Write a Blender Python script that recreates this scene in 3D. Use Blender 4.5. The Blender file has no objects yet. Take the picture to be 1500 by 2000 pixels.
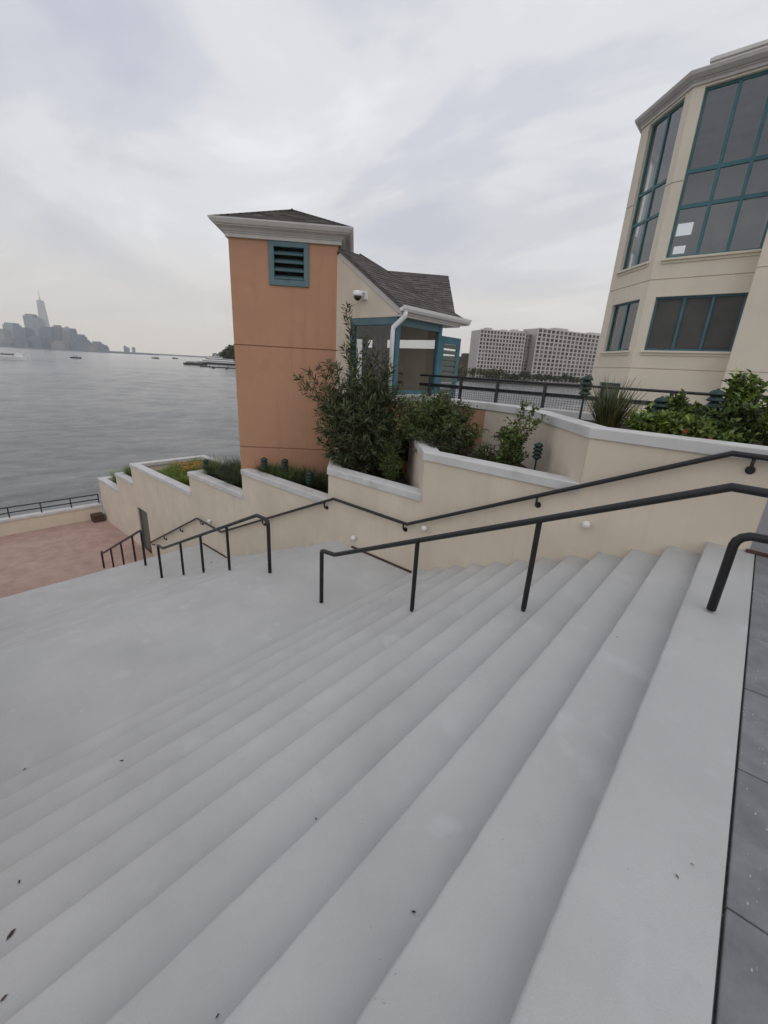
import bpy, bmesh, math, random
import numpy as np
from mathutils import Vector, Matrix
R = math.radians
S2 = math.sqrt(.5)
random.seed(7)
scn = bpy.context.scene
COL = scn.collection

# ------------------------------------------------------------------ camera
FPX = 827.1                       # focal length in photo pixels (photo 1500 x 2000)
PITCH, ROLL, HEAD = R(18.86), R(3.24), R(40.22)
CAM = np.array([0., 0., 1.722])
_f0 = np.array([math.cos(HEAD), math.sin(HEAD), 0.]); _u0 = np.array([0, 0, 1.]); _r0 = np.cross(_f0, _u0)
FW = math.cos(PITCH)*_f0 - math.sin(PITCH)*_u0
_up = math.sin(PITCH)*_f0 + math.cos(PITCH)*_u0
RT = math.cos(ROLL)*_r0 + math.sin(ROLL)*_up
UP = -math.sin(ROLL)*_r0 + math.cos(ROLL)*_up
cd = bpy.data.cameras.new('camera'); cam = bpy.data.objects.new('camera', cd); COL.objects.link(cam)
cd.sensor_fit = 'HORIZONTAL'; cd.sensor_width = 36; cd.lens = 36*FPX/1500
cd.clip_start = .05; cd.clip_end = 60000
cam.matrix_world = Matrix(((RT[0], UP[0], -FW[0], CAM[0]), (RT[1], UP[1], -FW[1], CAM[1]), (RT[2], UP[2], -FW[2], CAM[2]), (0, 0, 0, 1)))
scn.camera = cam
def ray(u, v): return RT*(u-750)/FPX - UP*(v-1000)/FPX + FW
def at(u, v, d): return CAM + ray(u, v)*d                    # point at axial depth d
def onx(u, v, X): r = ray(u, v); return CAM + r*(X-CAM[0])/r[0]
def onz(u, v, Z): r = ray(u, v); return CAM + r*(Z-CAM[2])/r[2]
def onpl(u, v, p0, n): r = ray(u, v); n = np.array(n, float); return CAM + r*(((np.array(p0)-CAM) @ n)/(r @ n))

# ------------------------------------------------------------------ world, sun, exposure
SUN_EL, SUN_AZ = R(45), R(240)    # overcast: the sun is a broad soft patch behind cloud
w = bpy.data.worlds.new('World'); scn.world = w; w.use_nodes = True
nt = w.node_tree; nt.nodes.clear()
def N(t, typ, **k):
    n = t.nodes.new(typ)
    for a, b in k.items(): setattr(n, a, b)
    return n
out = N(nt, 'ShaderNodeOutputWorld'); bg = N(nt, 'ShaderNodeBackground')
sky = N(nt, 'ShaderNodeTexSky', sky_type='NISHITA', sun_disc=False, sun_elevation=SUN_EL, sun_rotation=R(90)-SUN_AZ, dust_density=3.0)
tc = N(nt, 'ShaderNodeTexCoord'); sep = N(nt, 'ShaderNodeSeparateXYZ'); nt.links.new(tc.outputs['Generated'], sep.inputs[0])
def mth(t, op, a, b=None, c=None, clamp=False):
    n = N(t, 'ShaderNodeMath', operation=op, use_clamp=clamp)
    for i, x in enumerate((a, b, c)):
        if x is None: continue
        if isinstance(x, (int, float)): n.inputs[i].default_value = x
        else: t.links.new(x, n.inputs[i])
    return n.outputs[0]
zc = mth(nt, 'MAXIMUM', sep.outputs[2], 0.0)
den = mth(nt, 'ADD', zc, .16)
cx = mth(nt, 'DIVIDE', sep.outputs[0], den); cy = mth(nt, 'DIVIDE', sep.outputs[1], den)
comb = N(nt, 'ShaderNodeCombineXYZ'); nt.links.new(cx, comb.inputs[0]); nt.links.new(cy, comb.inputs[1])
def noise(t, vec, scale, detail=5, rough=.55, dist=0.):
    n = N(t, 'ShaderNodeTexNoise'); n.inputs['Scale'].default_value = scale; n.inputs['Detail'].default_value = detail
    n.inputs['Roughness'].default_value = rough; n.inputs['Distortion'].default_value = dist
    if vec is not None: t.links.new(vec, n.inputs['Vector'])
    return n.outputs['Fac']
def ramp(t, fac, stops, interp='EASE'):
    n = N(t, 'ShaderNodeValToRGB'); n.color_ramp.interpolation = interp
    el = n.color_ramp.elements
    while len(el) < len(stops): el.new(.5)
    for e, (p, c) in zip(el, stops): e.position = p; e.color = (*c, 1) if len(c) == 3 else c
    t.links.new(fac, n.inputs[0]); return n.outputs[0]
def mixc(t, fac, a, b, mode='MIX'):
    n = N(t, 'ShaderNodeMix', data_type='RGBA', blend_type=mode)
    for i, x in ((0, fac), (6, a), (7, b)):
        if isinstance(x, (int, float)): n.inputs[i].default_value = x
        elif isinstance(x, tuple): n.inputs[i].default_value = (*x, 1) if len(x) == 3 else x
        else: t.links.new(x, n.inputs[i])
    return n.outputs[2]
mp = N(nt, 'ShaderNodeMapping'); mp.inputs['Location'].default_value = (3.1, 1.7, 0); mp.inputs['Rotation'].default_value = (0, 0, R(-40)); mp.inputs['Scale'].default_value = (1., .62, 1)
nt.links.new(comb.outputs[0], mp.inputs[0])
n1 = noise(nt, mp.outputs[0], 1.35, 7, .54, .4)
cloud = ramp(nt, n1, [(.33, (.52, .54, .62)), (.46, (.60, .615, .67)), (.56, (.70, .71, .745)), (.70, (.82, .825, .845))])
haz = ramp(nt, zc, [(0, (1, 1, 1)), (.10, (.62, .62, .62)), (.24, (.14, .14, .14)), (.38, (0, 0, 0))])
skyc = mixc(nt, haz, cloud, (.70, .665, .605))
nis = mixc(nt, 1., sky.outputs[0], (.10, .10, .10), 'MULTIPLY')
tot = mixc(nt, .06, skyc, nis)
nt.links.new(tot, bg.inputs[0]); bg.inputs[1].default_value = 1.13
nt.links.new(bg.outputs[0], out.inputs[0])
sl = bpy.data.lights.new('sun', 'SUN'); sl.energy = .5; sl.angle = R(60); sl.color = (1, .97, .92)
so = bpy.data.objects.new('sun', sl); COL.objects.link(so)
sd = Vector((math.cos(SUN_AZ)*math.cos(SUN_EL), math.sin(SUN_AZ)*math.cos(SUN_EL), math.sin(SUN_EL)))
so.rotation_euler = (-sd).to_track_quat('-Z', 'Y').to_euler(); so.location = (-8, -6, 20)
vs = scn.view_settings; vs.view_transform = 'Standard'; vs.look = 'None'; vs.exposure = 0; vs.gamma = 1; vs.use_curve_mapping = False
scn.cycles.volume_bounces = 3; scn.cycles.max_bounces = 8; scn.cycles.transparent_max_bounces = 16
scn.cycles.use_denoising = True

# ------------------------------------------------------------------ materials
def mat(name, col, var=.12, scale=3., bump=.15, bscale=120., rough=.8, metal=0., col2=None, island=0., spec=.3, stain=None, bdist=.004, streak=None):
    m = bpy.data.materials.new(name); m.use_nodes = True; t = m.node_tree; b = t.nodes['Principled BSDF']
    b.inputs['Roughness'].default_value = rough; b.inputs['Metallic'].default_value = metal
    b.inputs['Specular IOR Level'].default_value = spec
    g = N(t, 'ShaderNodeNewGeometry'); pos = g.outputs['Position']
    n = noise(t, pos, scale, 6, .6, .2)
    c2 = col2 or tuple(x*(1-var*2) for x in col); c1 = tuple(min(1, x*(1+var)) for x in col)
    c = ramp(t, n, [(.3, c2), (.7, c1)], 'LINEAR')
    if island:
        v = mth(t, 'MULTIPLY_ADD', g.outputs['Random Per Island'], 2*island, 1-island)
        c = mixc(t, 1., c, v, 'MULTIPLY')
    if stain:
        for sc_, lo, hi, scol in stain:
            f = ramp(t, noise(t, pos, sc_, 3, .5), [(lo, (0, 0, 0)), (hi, (1, 1, 1))], 'LINEAR')
            c = mixc(t, f, c, scol)
    if streak:                                       # faint rain streaks running down the wall
        mpv = N(t, 'ShaderNodeMapping'); mpv.inputs['Scale'].default_value = (5., 5., .35); t.links.new(pos, mpv.inputs[0])
        f = ramp(t, noise(t, mpv.outputs[0], 1., 5, .6), [(.52, (0, 0, 0)), (.78, (1, 1, 1))], 'LINEAR'); c = mixc(t, mth(t, 'MULTIPLY', f, streak[1]), c, streak[0])
    t.links.new(c, b.inputs['Base Color'])
    if bump:
        bn = N(t, 'ShaderNodeBump'); bn.inputs['Strength'].default_value = bump; bn.inputs['Distance'].default_value = bdist
        t.links.new(noise(t, pos, bscale, 4, .6), bn.inputs['Height']); t.links.new(bn.outputs[0], b.inputs['Normal'])
    return m
M = {}
M['step'] = mat('painted_concrete', (.475, .473, .462), .06, 1.1, .6, 130, .75, spec=.2,
                stain=[(.6, .45, .75, (.44, .446, .435)), (46, .745, .77, (.27, .27, .26)), (9, .6, .8, (.435, .435, .425)), (2.7, .62, .72, (.495, .495, .485))], bdist=.003)
M['cream'] = mat('cream_stucco', (.68, .595, .485), .05, .9, .5, 90, .9, streak=((.54, .465, .375), .5), stain=[(1.3, .5, .85, (.60, .52, .42))])
M['cream2'] = mat('pale_stucco', (.745, .675, .56), .04, .6, .3, 90, .9, streak=((.62, .555, .46), .35))
M['orange'] = mat('orange_stucco', (.475, .265, .168), .05, .8, .4, 90, .9, streak=((.33, .18, .12), .45), stain=[(1.6, .55, .9, (.395, .21, .13))])
M['groove'] = mat('groove_shadow', (.12, .08, .06), .1, 3, 0)
M['coping'] = mat('coping_concrete', (.60, .59, .575), .06, 2, .3, 70, .85, stain=[(3, .55, .85, (.43, .42, .41))])
M['trim'] = mat('white_trim', (.66, .645, .62), .03, 3, .1, 60, .55)
M['trimgrey'] = mat('grey_white_trim', (.57, .55, .52), .05, 3, .15, 60, .6)
M['gutter'] = mat('white_gutter', (.80, .80, .80), .02, 3, 0, rough=.35)
M['teal'] = mat('teal_paint', (.115, .185, .21), .08, 4, .1, 60, .5)
M['teal2'] = mat('teal_frame', (.07, .18, .20), .1, 4, .1, 60, .5)
M['tealb'] = mat('blue_teal_frame', (.075, .175, .225), .1, 4, .1, 60, .5)
M['black'] = mat('black_painted_steel', (.012, .012, .013), .2, 20, .25, 150, .42, spec=.5)
M['blackd'] = mat('dark_steel', (.03, .031, .034), .2, 20, .2, 150, .5, spec=.5)
M['soil'] = mat('soil', (.045, .032, .024), .3, 9, 1., 40, .95, bdist=.03)
M['terr'] = mat('stamped_red_concrete', (.42, .295, .25), .10, 2.2, .3, 14, .85, col2=(.33, .215, .18), stain=[(.7, .5, .8, (.42, .30, .25))], bdist=.01)
M['globe'] = mat('white_globe', (.75, .73, .70), .03, 5, 0, rough=.35, spec=.5)
M['lampgreen'] = mat('green_lamp_metal', (.013, .038, .033), .25, 12, .2, 60, .5, spec=.5)
M['shingle'] = mat('grey_shingle', (.125, .115, .105), .15, 8, .6, 200, .9, island=.25)
M['brown'] = mat('brown_strip', (.09, .05, .042), .2, 10, .3, 50, .8)
M['greywall'] = mat('grey_painted_wall', (.30, .30, .32), .06, 2, .3, 90, .85)
M['leaf'] = mat('leaf_olive', (.105, .118, .050), .2, 3, 0, rough=.55, island=.7, spec=.35)
M['leafdark'] = mat('leaf_dark', (.060, .080, .040), .2, 3, 0, rough=.5, island=.7, spec=.35)
M['leafred'] = mat('leaf_reddish', (.085, .045, .024), .2, 3, 0, rough=.6, island=.6, spec=.2)
M['leafmid'] = mat('leaf_mid', (.13, .19, .05), .2, 3, 0, rough=.5, island=.5, spec=.35)
M['leafbright'] = mat('leaf_bright', (.20, .26, .05), .2, 3, 0, rough=.6, island=.5, spec=.2)
M['leaflime'] = mat('leaf_lime', (.20, .29, .05), .2, 3, 0, rough=.6, island=.4, spec=.2)
M['straw'] = mat('dry_straw', (.26, .20, .10), .2, 3, 0, rough=.8, island=.4)
M['petal'] = mat('orange_petal', (.55, .22, .015), .2, 5, 0, rough=.6, island=.4)
M['rosered'] = mat('red_petal', (.42, .045, .03), .2, 5, 0, rough=.6, island=.3)
M['bark'] = mat('bark', (.075, .055, .04), .3, 12, .6, 60, .9)
M['tan'] = mat('interior_tan', (.30, .24, .18), .1, 2, .1, 30, .7)
M['dark'] = mat('interior_dark', (.05, .048, .045), .1, 2, 0, rough=.8)
M['interior'] = mat('interior_grey', (.58, .57, .55), .1, 1, 0, rough=.9)
M['screen'] = mat('insect_screen', (.095, .095, .09), .08, 2, .1, 300, .7)
M['door'] = mat('grey_steel_door', (.15, .14, .125), .06, 2, .1, 60, .55)
M['panel'] = mat('grey_green_panel', (.13, .155, .14), .08, 2, .1, 60, .5)
M['concrete'] = mat('grey_concrete', (.36, .35, .33), .1, 2, .4, 60, .9)
M['hull'] = mat('white_hull', (.75, .75, .75), .02, 1, 0, rough=.4)
M['hulldark'] = mat('dark_hull', (.035, .04, .05), .1, 1, 0, rough=.5)
M['pier'] = mat('dark_timber', (.045, .042, .038), .2, 1, 0)
M['aptwhite'] = mat('far_white_block', (.52, .49, .46), .05, .05, 0)
M['aptgrey'] = mat('far_grey_block', (.27, .25, .245), .05, .05, 0)
M['aptwin'] = mat('far_window', (.10, .095, .095), .2, .1, 0, rough=.3, island=.8)
M['aptbrown'] = mat('far_brown_block', (.10, .075, .06), .1, .05, 0)
M['sky1'] = mat('hazed_blue_grey', (.17, .21, .27), .1, .01, 0)  # skyline greys: distance haze put into the base colour, paler and bluer
M['sky2'] = mat('hazed_pale_grey', (.28, .325, .37), .1, .01, 0)
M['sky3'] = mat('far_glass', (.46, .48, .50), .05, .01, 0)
M['sky4'] = mat('hazed_warm_grey', (.24, .255, .275), .1, .01, 0)
M['foam'] = mat('foam', (.55, .56, .57), .1, .3, 0)
M['cord'] = mat('orange_cord', (.30, .13, .08), .1, 5, 0)
M['lens'] = mat('smoked_dome', (.02, .016, .016), .1, 5, 0, rough=.12, spec=.6)
M['paint'] = mat('chipped_paint', (.50, .50, .495), .04, 30, .2, 200, .8)
M['litter'] = mat('dry_leaf', (.075, .055, .035), .3, 40, 0)
def glassmat(name, tint, rough=.02, ior=1.5):
    m = bpy.data.materials.new(name); m.use_nodes = True; t = m.node_tree; t.nodes.clear()
    o = N(t, 'ShaderNodeOutputMaterial'); tr = N(t, 'ShaderNodeBsdfTransparent'); gl = N(t, 'ShaderNodeBsdfGlossy')
    tr.inputs[0].default_value = (*tint, 1); gl.inputs['Roughness'].default_value = rough; gl.inputs[0].default_value = (.95, .97, 1, 1)
    g = N(t, 'ShaderNodeNewGeometry'); vm = N(t, 'ShaderNodeVectorMath', operation='DOT_PRODUCT'); t.links.new(g.outputs['Incoming'], vm.inputs[0]); t.links.new(g.outputs['Normal'], vm.inputs[1])
    f0 = 2*((ior-1)/(ior+1))**2                       # two surfaces of one thin pane
    p5 = mth(t, 'POWER', mth(t, 'SUBTRACT', 1., mth(t, 'ABSOLUTE', vm.outputs['Value'])), 4.)
    fres = mth(t, 'MULTIPLY_ADD', p5, 1-f0, f0, True)
    mx = N(t, 'ShaderNodeMixShader'); t.links.new(fres, mx.inputs[0]); t.links.new(tr.outputs[0], mx.inputs[1]); t.links.new(gl.outputs[0], mx.inputs[2])
    t.links.new(mx.outputs[0], o.inputs[0]); return m
M['glass'] = glassmat('tinted_glass', (.62, .65, .66), ior=1.7)
M['glassp'] = glassmat('clear_glass', (.72, .74, .73), ior=1.5)
def pavermat():
    m = bpy.data.materials.new('dark_speckled_paver'); m.use_nodes = True; t = m.node_tree; b = t.nodes['Principled BSDF']
    g = N(t, 'ShaderNodeNewGeometry'); pos = g.outputs['Position']; oi = N(t, 'ShaderNodeObjectInfo')
    c = ramp(t, noise(t, pos, 6, 6, .65), [(.3, (.15, .152, .16)), (.7, (.23, .232, .24))], 'LINEAR')
    c = mixc(t, 1., c, mth(t, 'MULTIPLY_ADD', oi.outputs['Random'], .18, .91), 'MULTIPLY')
    mpp = N(t, 'ShaderNodeMapping'); mpp.inputs['Scale'].default_value = (1, 2.4, 1); mpp.inputs['Rotation'].default_value = (0, 0, .5); t.links.new(pos, mpp.inputs[0])
    v = N(t, 'ShaderNodeTexVoronoi'); v.inputs['Scale'].default_value = 22; t.links.new(mpp.outputs[0], v.inputs['Vector'])
    f = ramp(t, v.outputs['Distance'], [(.0, (1, 1, 1)), (.12, (1, 1, 1)), (.16, (0, 0, 0))], 'LINEAR')
    msk = ramp(t, noise(t, pos, 7, 3), [(.46, (0, 0, 0)), (.6, (1, 1, 1))], 'LINEAR')
    c = mixc(t, mth(t, 'MULTIPLY', mixc(t, 1., f, msk, 'MULTIPLY'), .7), c, (.55, .56, .58))
    t.links.new(c, b.inputs['Base Color']); b.inputs['Roughness'].default_value = .75
    bn = N(t, 'ShaderNodeBump'); bn.inputs['Strength'].default_value = .5; bn.inputs['Distance'].default_value = .004
    t.links.new(noise(t, pos, 90, 5, .7), bn.inputs['Height']); t.links.new(bn.outputs[0], b.inputs['Normal'])
    return m
M['paver'] = pavermat()
def watermat():
    m = bpy.data.materials.new('river_water'); m.use_nodes = True; t = m.node_tree; b = t.nodes['Principled BSDF']
    b.inputs['Base Color'].default_value = (.105, .11, .105, 1); b.inputs['Roughness'].default_value = .12; b.inputs['IOR'].default_value = 1.33
    g = N(t, 'ShaderNodeNewGeometry'); pos = g.outputs['Position']
    mpp = N(t, 'ShaderNodeMapping'); mpp.inputs['Rotation'].default_value = (0, 0, R(12)); mpp.inputs['Scale'].default_value = (.4, 1, 1); t.links.new(pos, mpp.inputs[0])
    a = noise(t, mpp.outputs[0], .45, 9, .72, .8); c = noise(t, mpp.outputs[0], .12, 4, .5)
    h = mth(t, 'MULTIPLY_ADD', c, .8, a)
    bn = N(t, 'ShaderNodeBump'); bn.inputs['Strength'].default_value = .95; bn.inputs['Distance'].default_value = .6
    t.links.new(h, bn.inputs['Height']); t.links.new(bn.outputs[0], b.inputs['Normal'])
    big = noise(t, mpp.outputs[0], .018, 4, .6, .4)
    t.links.new(ramp(t, big, [(.35, (.20, .204, .20)), (.65, (.24, .243, .236))]), b.inputs['Base Color'])
    return m
M['water'] = watermat()

# ------------------------------------------------------------------ mesh helpers
class MB:
    def __init__(s): s.v = []; s.f = []
    def add(s, vs, fs):
        o = len(s.v); s.v += [tuple(map(float, v)) for v in vs]; s.f += [tuple(i+o for i in f) for f in fs]; return s
    def obox(s, o, ax, ay, az):
        o, ax, ay, az = map(lambda q: np.array(q, float), (o, ax, ay, az))
        vs = [o, o+ax, o+ax+ay, o+ay, o+az, o+ax+az, o+ax+ay+az, o+ay+az]
        fs = [(0, 3, 2, 1), (4, 5, 6, 7), (0, 1, 5, 4), (1, 2, 6, 5), (2, 3, 7, 6), (3, 0, 4, 7)]
        if np.dot(np.cross(ax, ay), az) < 0: fs = [f[::-1] for f in fs]
        return s.add(vs, fs)
    def box(s, x0, x1, y0, y1, z0, z1): return s.obox((x0, y0, z0), (x1-x0, 0, 0), (0, y1-y0, 0), (0, 0, z1-z0))
    def prism(s, poly, z0, z1):
        a = sum(p[0]*q[1]-q[0]*p[1] for p, q in zip(poly, poly[1:]+poly[:1]))
        if a < 0: poly = poly[::-1]
        n = len(poly)
        return s.add([(x, y, z0) for x, y in poly]+[(x, y, z1) for x, y in poly],
                     [tuple(range(n))[::-1], tuple(range(n, 2*n))]+[(i, (i+1) % n, n+(i+1) % n, n+i) for i in range(n)])
    def tube(s, pts, r, n=10, caps=True):
        pts = [np.array(p, float) for p in pts]; rr = r if isinstance(r, (list, tuple)) else [r]*len(pts); o = len(s.v)
        ref = None
        for i, p in enumerate(pts):
            d0 = pts[i]-pts[i-1] if i else None; d1 = pts[i+1]-pts[i] if i < len(pts)-1 else None
            d = (d1 if d0 is None else d0 if d1 is None else d0/np.linalg.norm(d0)+d1/np.linalg.norm(d1)); d = d/np.linalg.norm(d)
            if ref is None: ref = np.array([0, 0, 1.]) if abs(d[2]) < .9 else np.array([1., 0, 0])
            a = np.cross(d, ref); a /= np.linalg.norm(a); b = np.cross(a, d); ref = b
            k = 1.
            if d0 is not None and d1 is not None:
                c = np.dot(d0, d1)/np.linalg.norm(d0)/np.linalg.norm(d1); k = 1/max(.5, math.sqrt(max(0, (1+c)/2)))
            for j in range(n):
                t = 2*math.pi*j/n; s.v.append(tuple(p+rr[i]*(math.cos(t)*a+math.sin(t)*b)*(k if len(pts) > 2 and k < 1.4 else 1)))
        for i in range(len(pts)-1):
            for j in range(n): s.f.append((o+i*n+j, o+i*n+(j+1) % n, o+(i+1)*n+(j+1) % n, o+(i+1)*n+j))
        if caps: s.f.append(tuple(o+j for j in range(n))[::-1]); s.f.append(tuple(o+(len(pts)-1)*n+j for j in range(n)))
        return s
    def lathe(s, c, prof, n=16):
        o = len(s.v); c = np.array(c, float)
        for r, z in prof:
            for j in range(n): t = 2*math.pi*j/n; s.v.append((c[0]+r*math.cos(t), c[1]+r*math.sin(t), c[2]+z))
        for i in range(len(prof)-1):
            for j in range(n): s.f.append((o+i*n+j, o+i*n+(j+1) % n, o+(i+1)*n+(j+1) % n, o+(i+1)*n+j))
        s.f.append(tuple(o+j for j in range(n))[::-1]); s.f.append(tuple(o+(len(prof)-1)*n+j for j in range(n)))
        return s
    def sphere(s, c, r, n=14, m=9, sz=1.):
        return s.lathe(c, [(max(1e-4, r*math.sin(math.pi*i/m)), -r*sz*math.cos(math.pi*i/m)) for i in range(m+1)], n)
    def sweep(s, path, prof, closed=False):
        """profile (o,z): o metres to the RIGHT of the plan path"""
        P = [np.array(p[:2], float) for p in path]; n = len(P); k = len(prof); o = len(s.v)
        for i in range(n):
            dp = P[i]-P[i-1] if (i or closed) else None; dn = P[(i+1) % n]-P[i] if (i < n-1 or closed) else None
            if dp is None: dp = dn
            if dn is None: dn = dp
            dp = dp/np.linalg.norm(dp); dn = dn/np.linalg.norm(dn)
            a = np.array([dp[1], -dp[0]]); b = np.array([dn[1], -dn[0]]); m = (a+b)/(1+a @ b)
            for off, z in prof: q = P[i]+m*off; s.v.append((q[0], q[1], z))
        for i in range(n if closed else n-1):
            for j in range(k):
                a_, b_ = o+i*k+j, o+i*k+(j+1) % k; c_, d_ = o+((i+1) % n)*k+(j+1) % k, o+((i+1) % n)*k+j
                s.f.append((a_, b_, c_, d_))
        if not closed: s.f.append(tuple(o+j for j in range(k))[::-1]); s.f.append(tuple(o+(n-1)*k+j for j in range(k)))
        return s
    def build(s, name, m, parent=None, bevel=0, smooth=False, kind=None, fix=True):
        me = bpy.data.meshes.new(name); me.from_pydata(s.v, [], s.f); me.update()
        if fix and len(s.f) < 20000:
            bm = bmesh.new(); bm.from_mesh(me); bmesh.ops.recalc_face_normals(bm, faces=bm.faces); bm.to_mesh(me); bm.free()
        me.materials.append(M[m] if isinstance(m, str) else m)
        if smooth:
            for p in me.polygons: p.use_smooth = True
        o = bpy.data.objects.new(name, me); COL.objects.link(o)
        if parent is not None: setp(o, parent)
        if bevel:
            b = o.modifiers.new('bevel', 'BEVEL'); b.width = bevel; b.segments = 2; b.limit_method = 'ANGLE'; b.angle_limit = R(40)
        if kind: o['kind'] = kind
        return o
def world(p):
    if p is None: return Matrix.Identity(4)
    return world(p.parent) @ p.matrix_parent_inverse @ Matrix.Translation(p.location)
def setp(o, parent):
    o.parent = parent; o.matrix_parent_inverse = world(parent).inverted()
def tag(o, label, cat, group=None):
    o['label'] = label; o['category'] = cat
    if group: o['group'] = group
    return o
def thing(name, label, cat, loc, group=None):
    e = bpy.data.objects.new(name, None); e.location = loc; e.empty_display_size = .2; COL.objects.link(e)
    return tag(e, label, cat, group)
def struct(o): o['kind'] = 'structure'; return o
def copy_tree(o, loc, rz=0., sc=1.):
    c = o.copy(); COL.objects.link(c); c.location = loc; c.rotation_euler = (0, 0, rz); c.scale = (sc,)*3
    for ch in [q for q in bpy.data.objects if q.parent == o]:
        k = ch.copy(); COL.objects.link(k); k.parent = c; k.matrix_parent_inverse = Matrix.Identity(4)
        for g in [q for q in bpy.data.objects if q.parent == ch]:
            d = g.copy(); COL.objects.link(d); d.parent = k; d.matrix_parent_inverse = Matrix.Identity(4)
    return c

# ------------------------------------------------------------------ numbers read off the photograph
RISE, RUN, Y0, W = .165, .363, .103, 5.984
YP = -.330                         # edge between pavers and top step
XL = -1.0                          # assumed cheek wall, unseen, set close to darken the left treads
WATER = -7.6
Z1, Z2, ZT = -12*RISE, -25*RISE, -37*RISE     # landings and terrace
F2Y, F2RUN, F3Y = 6.45, .38, 12.85

# ------------------------------------------------------------------ water and far terrain
def river():
    """one sheet to the horizon plus a choppy band of real waves on the side the stairs look at"""
    wr_ = np.random.default_rng(5); rr_ = [16.]
    while rr_[-1] < 900: rr_.append(rr_[-1]*1.0085)
    rr_ = np.array(rr_); th_ = np.linspace(R(-12), R(112), 520); Rg, Tg = np.meshgrid(rr_, th_, indexing='ij')
    X = Rg*np.cos(Tg); Y = Rg*np.sin(Tg); Hh = np.zeros_like(X); sp = np.maximum(Rg*.0085, Rg*(th_[1]-th_[0]))
    for k in range(46):
        L = math.exp(wr_.uniform(math.log(1.0), math.log(14.))); d = R(72)+wr_.normal(0, .55); s_ = wr_.uniform(.5, 1.)*.025
        wgt = np.clip(L/(2.4*sp)-1, 0, 1); Hh += wgt*s_*L/6.283*np.sin((X*math.cos(d)+Y*math.sin(d))*6.283/L+wr_.uniform(0, 6.28))
    edge = np.clip((900-Rg)/200, 0, 1); V = np.stack([X, Y, WATER+Hh*edge], -1).reshape(-1, 3); n, m = X.shape
    I = (np.arange(n-1)[:, None]*m+np.arange(m-1)[None, :]).reshape(-1); F = np.stack([I, I+m, I+m+1, I+1], 1)
    big = np.array([(-9400, -9400, WATER-.45), (9400, -9400, WATER-.45), (9400, 9400, WATER-.45), (-9400, 9400, WATER-.45)])
    me = bpy.data.meshes.new('water'); nv = len(V)
    me.from_pydata(V.tolist()+big.tolist(), [], F.tolist()+[(nv, nv+1, nv+2, nv+3)]); me.update(); me.materials.append(M['water'])
    for p in me.polygons: p.use_smooth = True
    o = bpy.data.objects.new('water', me); COL.objects.link(o); struct(o)
river()

# ------------------------------------------------------------------ staircase
st = MB().prism([(XL, -8), (W, -8), (W, YP+.2), (XL, YP+.2)], -.6, -.05)
st.box(XL, W, YP-.02, 3.9, -2.8, -2.25)
st = st.build('staircase', 'step'); struct(st)
def slab(name, y0, y1, z, deep=.34, n=14, jit=.0012):
    """poured and painted step: rounded, slightly uneven nosing"""
    mb = MB(); r = .016; ph = [random.random()*6.28 for _ in range(6)]; k = 7
    for i in range(n+1):
        x = XL+(W-.004-XL)*i/n
        dy = jit*(1.2*math.sin(x*.9+ph[0])+.5*math.sin(x*5.3+ph[1])+.6*math.sin(x*17.1+ph[2])+.7*math.sin(x*41+ph[3])+random.gauss(0, .5)); dz = .5*jit*(math.sin(x*3.3+ph[4])+.5*math.sin(x*17+ph[5])); e = y1+dy; q = z+dz
        mb.v += [(x, y0, z-deep), (x, y0, z), (x, e-.06, z+dz*.3), (x, e-r, q-.001), (x, e-.3*r, q-.3*r), (x, e, q-r), (x, y1, z-deep)]
    for i in range(n):
        for j in range(k): mb.f.append((i*k+j, i*k+(j+1) % k, (i+1)*k+(j+1) % k, (i+1)*k+j))
    mb.f += [tuple(range(k)), tuple(n*k+j for j in range(k))[::-1]]
    o = mb.build(name, 'step', st, smooth=True)
    m = o.modifiers.new('split', 'EDGE_SPLIT'); m.split_angle = R(50)
    return o
def stepbox(y0, y1, z, deep=.34): return slab('step', y0, y1, z, deep, 110 if y1 < 4.2 else 14)
stepbox(YP, Y0, 0)
for k in range(1, 12): stepbox(Y0+(k-1)*RUN-.03, Y0+k*RUN, -k*RISE)
slab('landing', Y0+11*RUN-.03, F2Y, Z1, n=30)
for k in range(1, 13): stepbox(F2Y+(k-1)*F2RUN-.03, F2Y+k*F2RUN, Z1-k*RISE)
slab('landing', F2Y+12*F2RUN-.03, F3Y, Z2, n=30)
for k in range(1, 12): stepbox(F3Y+(k-1)*RUN-.03, F3Y+k*RUN, Z2-k*RISE)
YT = F3Y+11*RUN
# terrace, plaza slab and pavers
o = MB().box(-14, W, YT-.05, 23.5, ZT-1.6, ZT).build('terrace', 'terr'); struct(o)
pl = MB().box(XL, W, -8, YP-.006, -.3, -.055).build('plaza', 'soil'); struct(pl)
PX0 = 1.578; me_p = None
for i in range(-4, 6):
    for j in range(0, 5):
        x0 = PX0+i*.752; y1 = YP-.012-j*.752
        x1 = min(x0+.744, W-.03)
        p = MB().box(0, x1-x0, -.744, 0, -.05, 0).build('paver', 'paver', None, bevel=.006) if (me_p is None or x1-x0 < .74) else None
        if p is None:
            p = bpy.data.objects.new('paver', me_p); COL.objects.link(p); b = p.modifiers.new('bevel', 'BEVEL'); b.width = .006; b.segments = 2
        elif me_p is None: me_p = p.data
        setp(p, pl); p.location = (x0, y1, random.uniform(-.002, .001))

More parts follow.
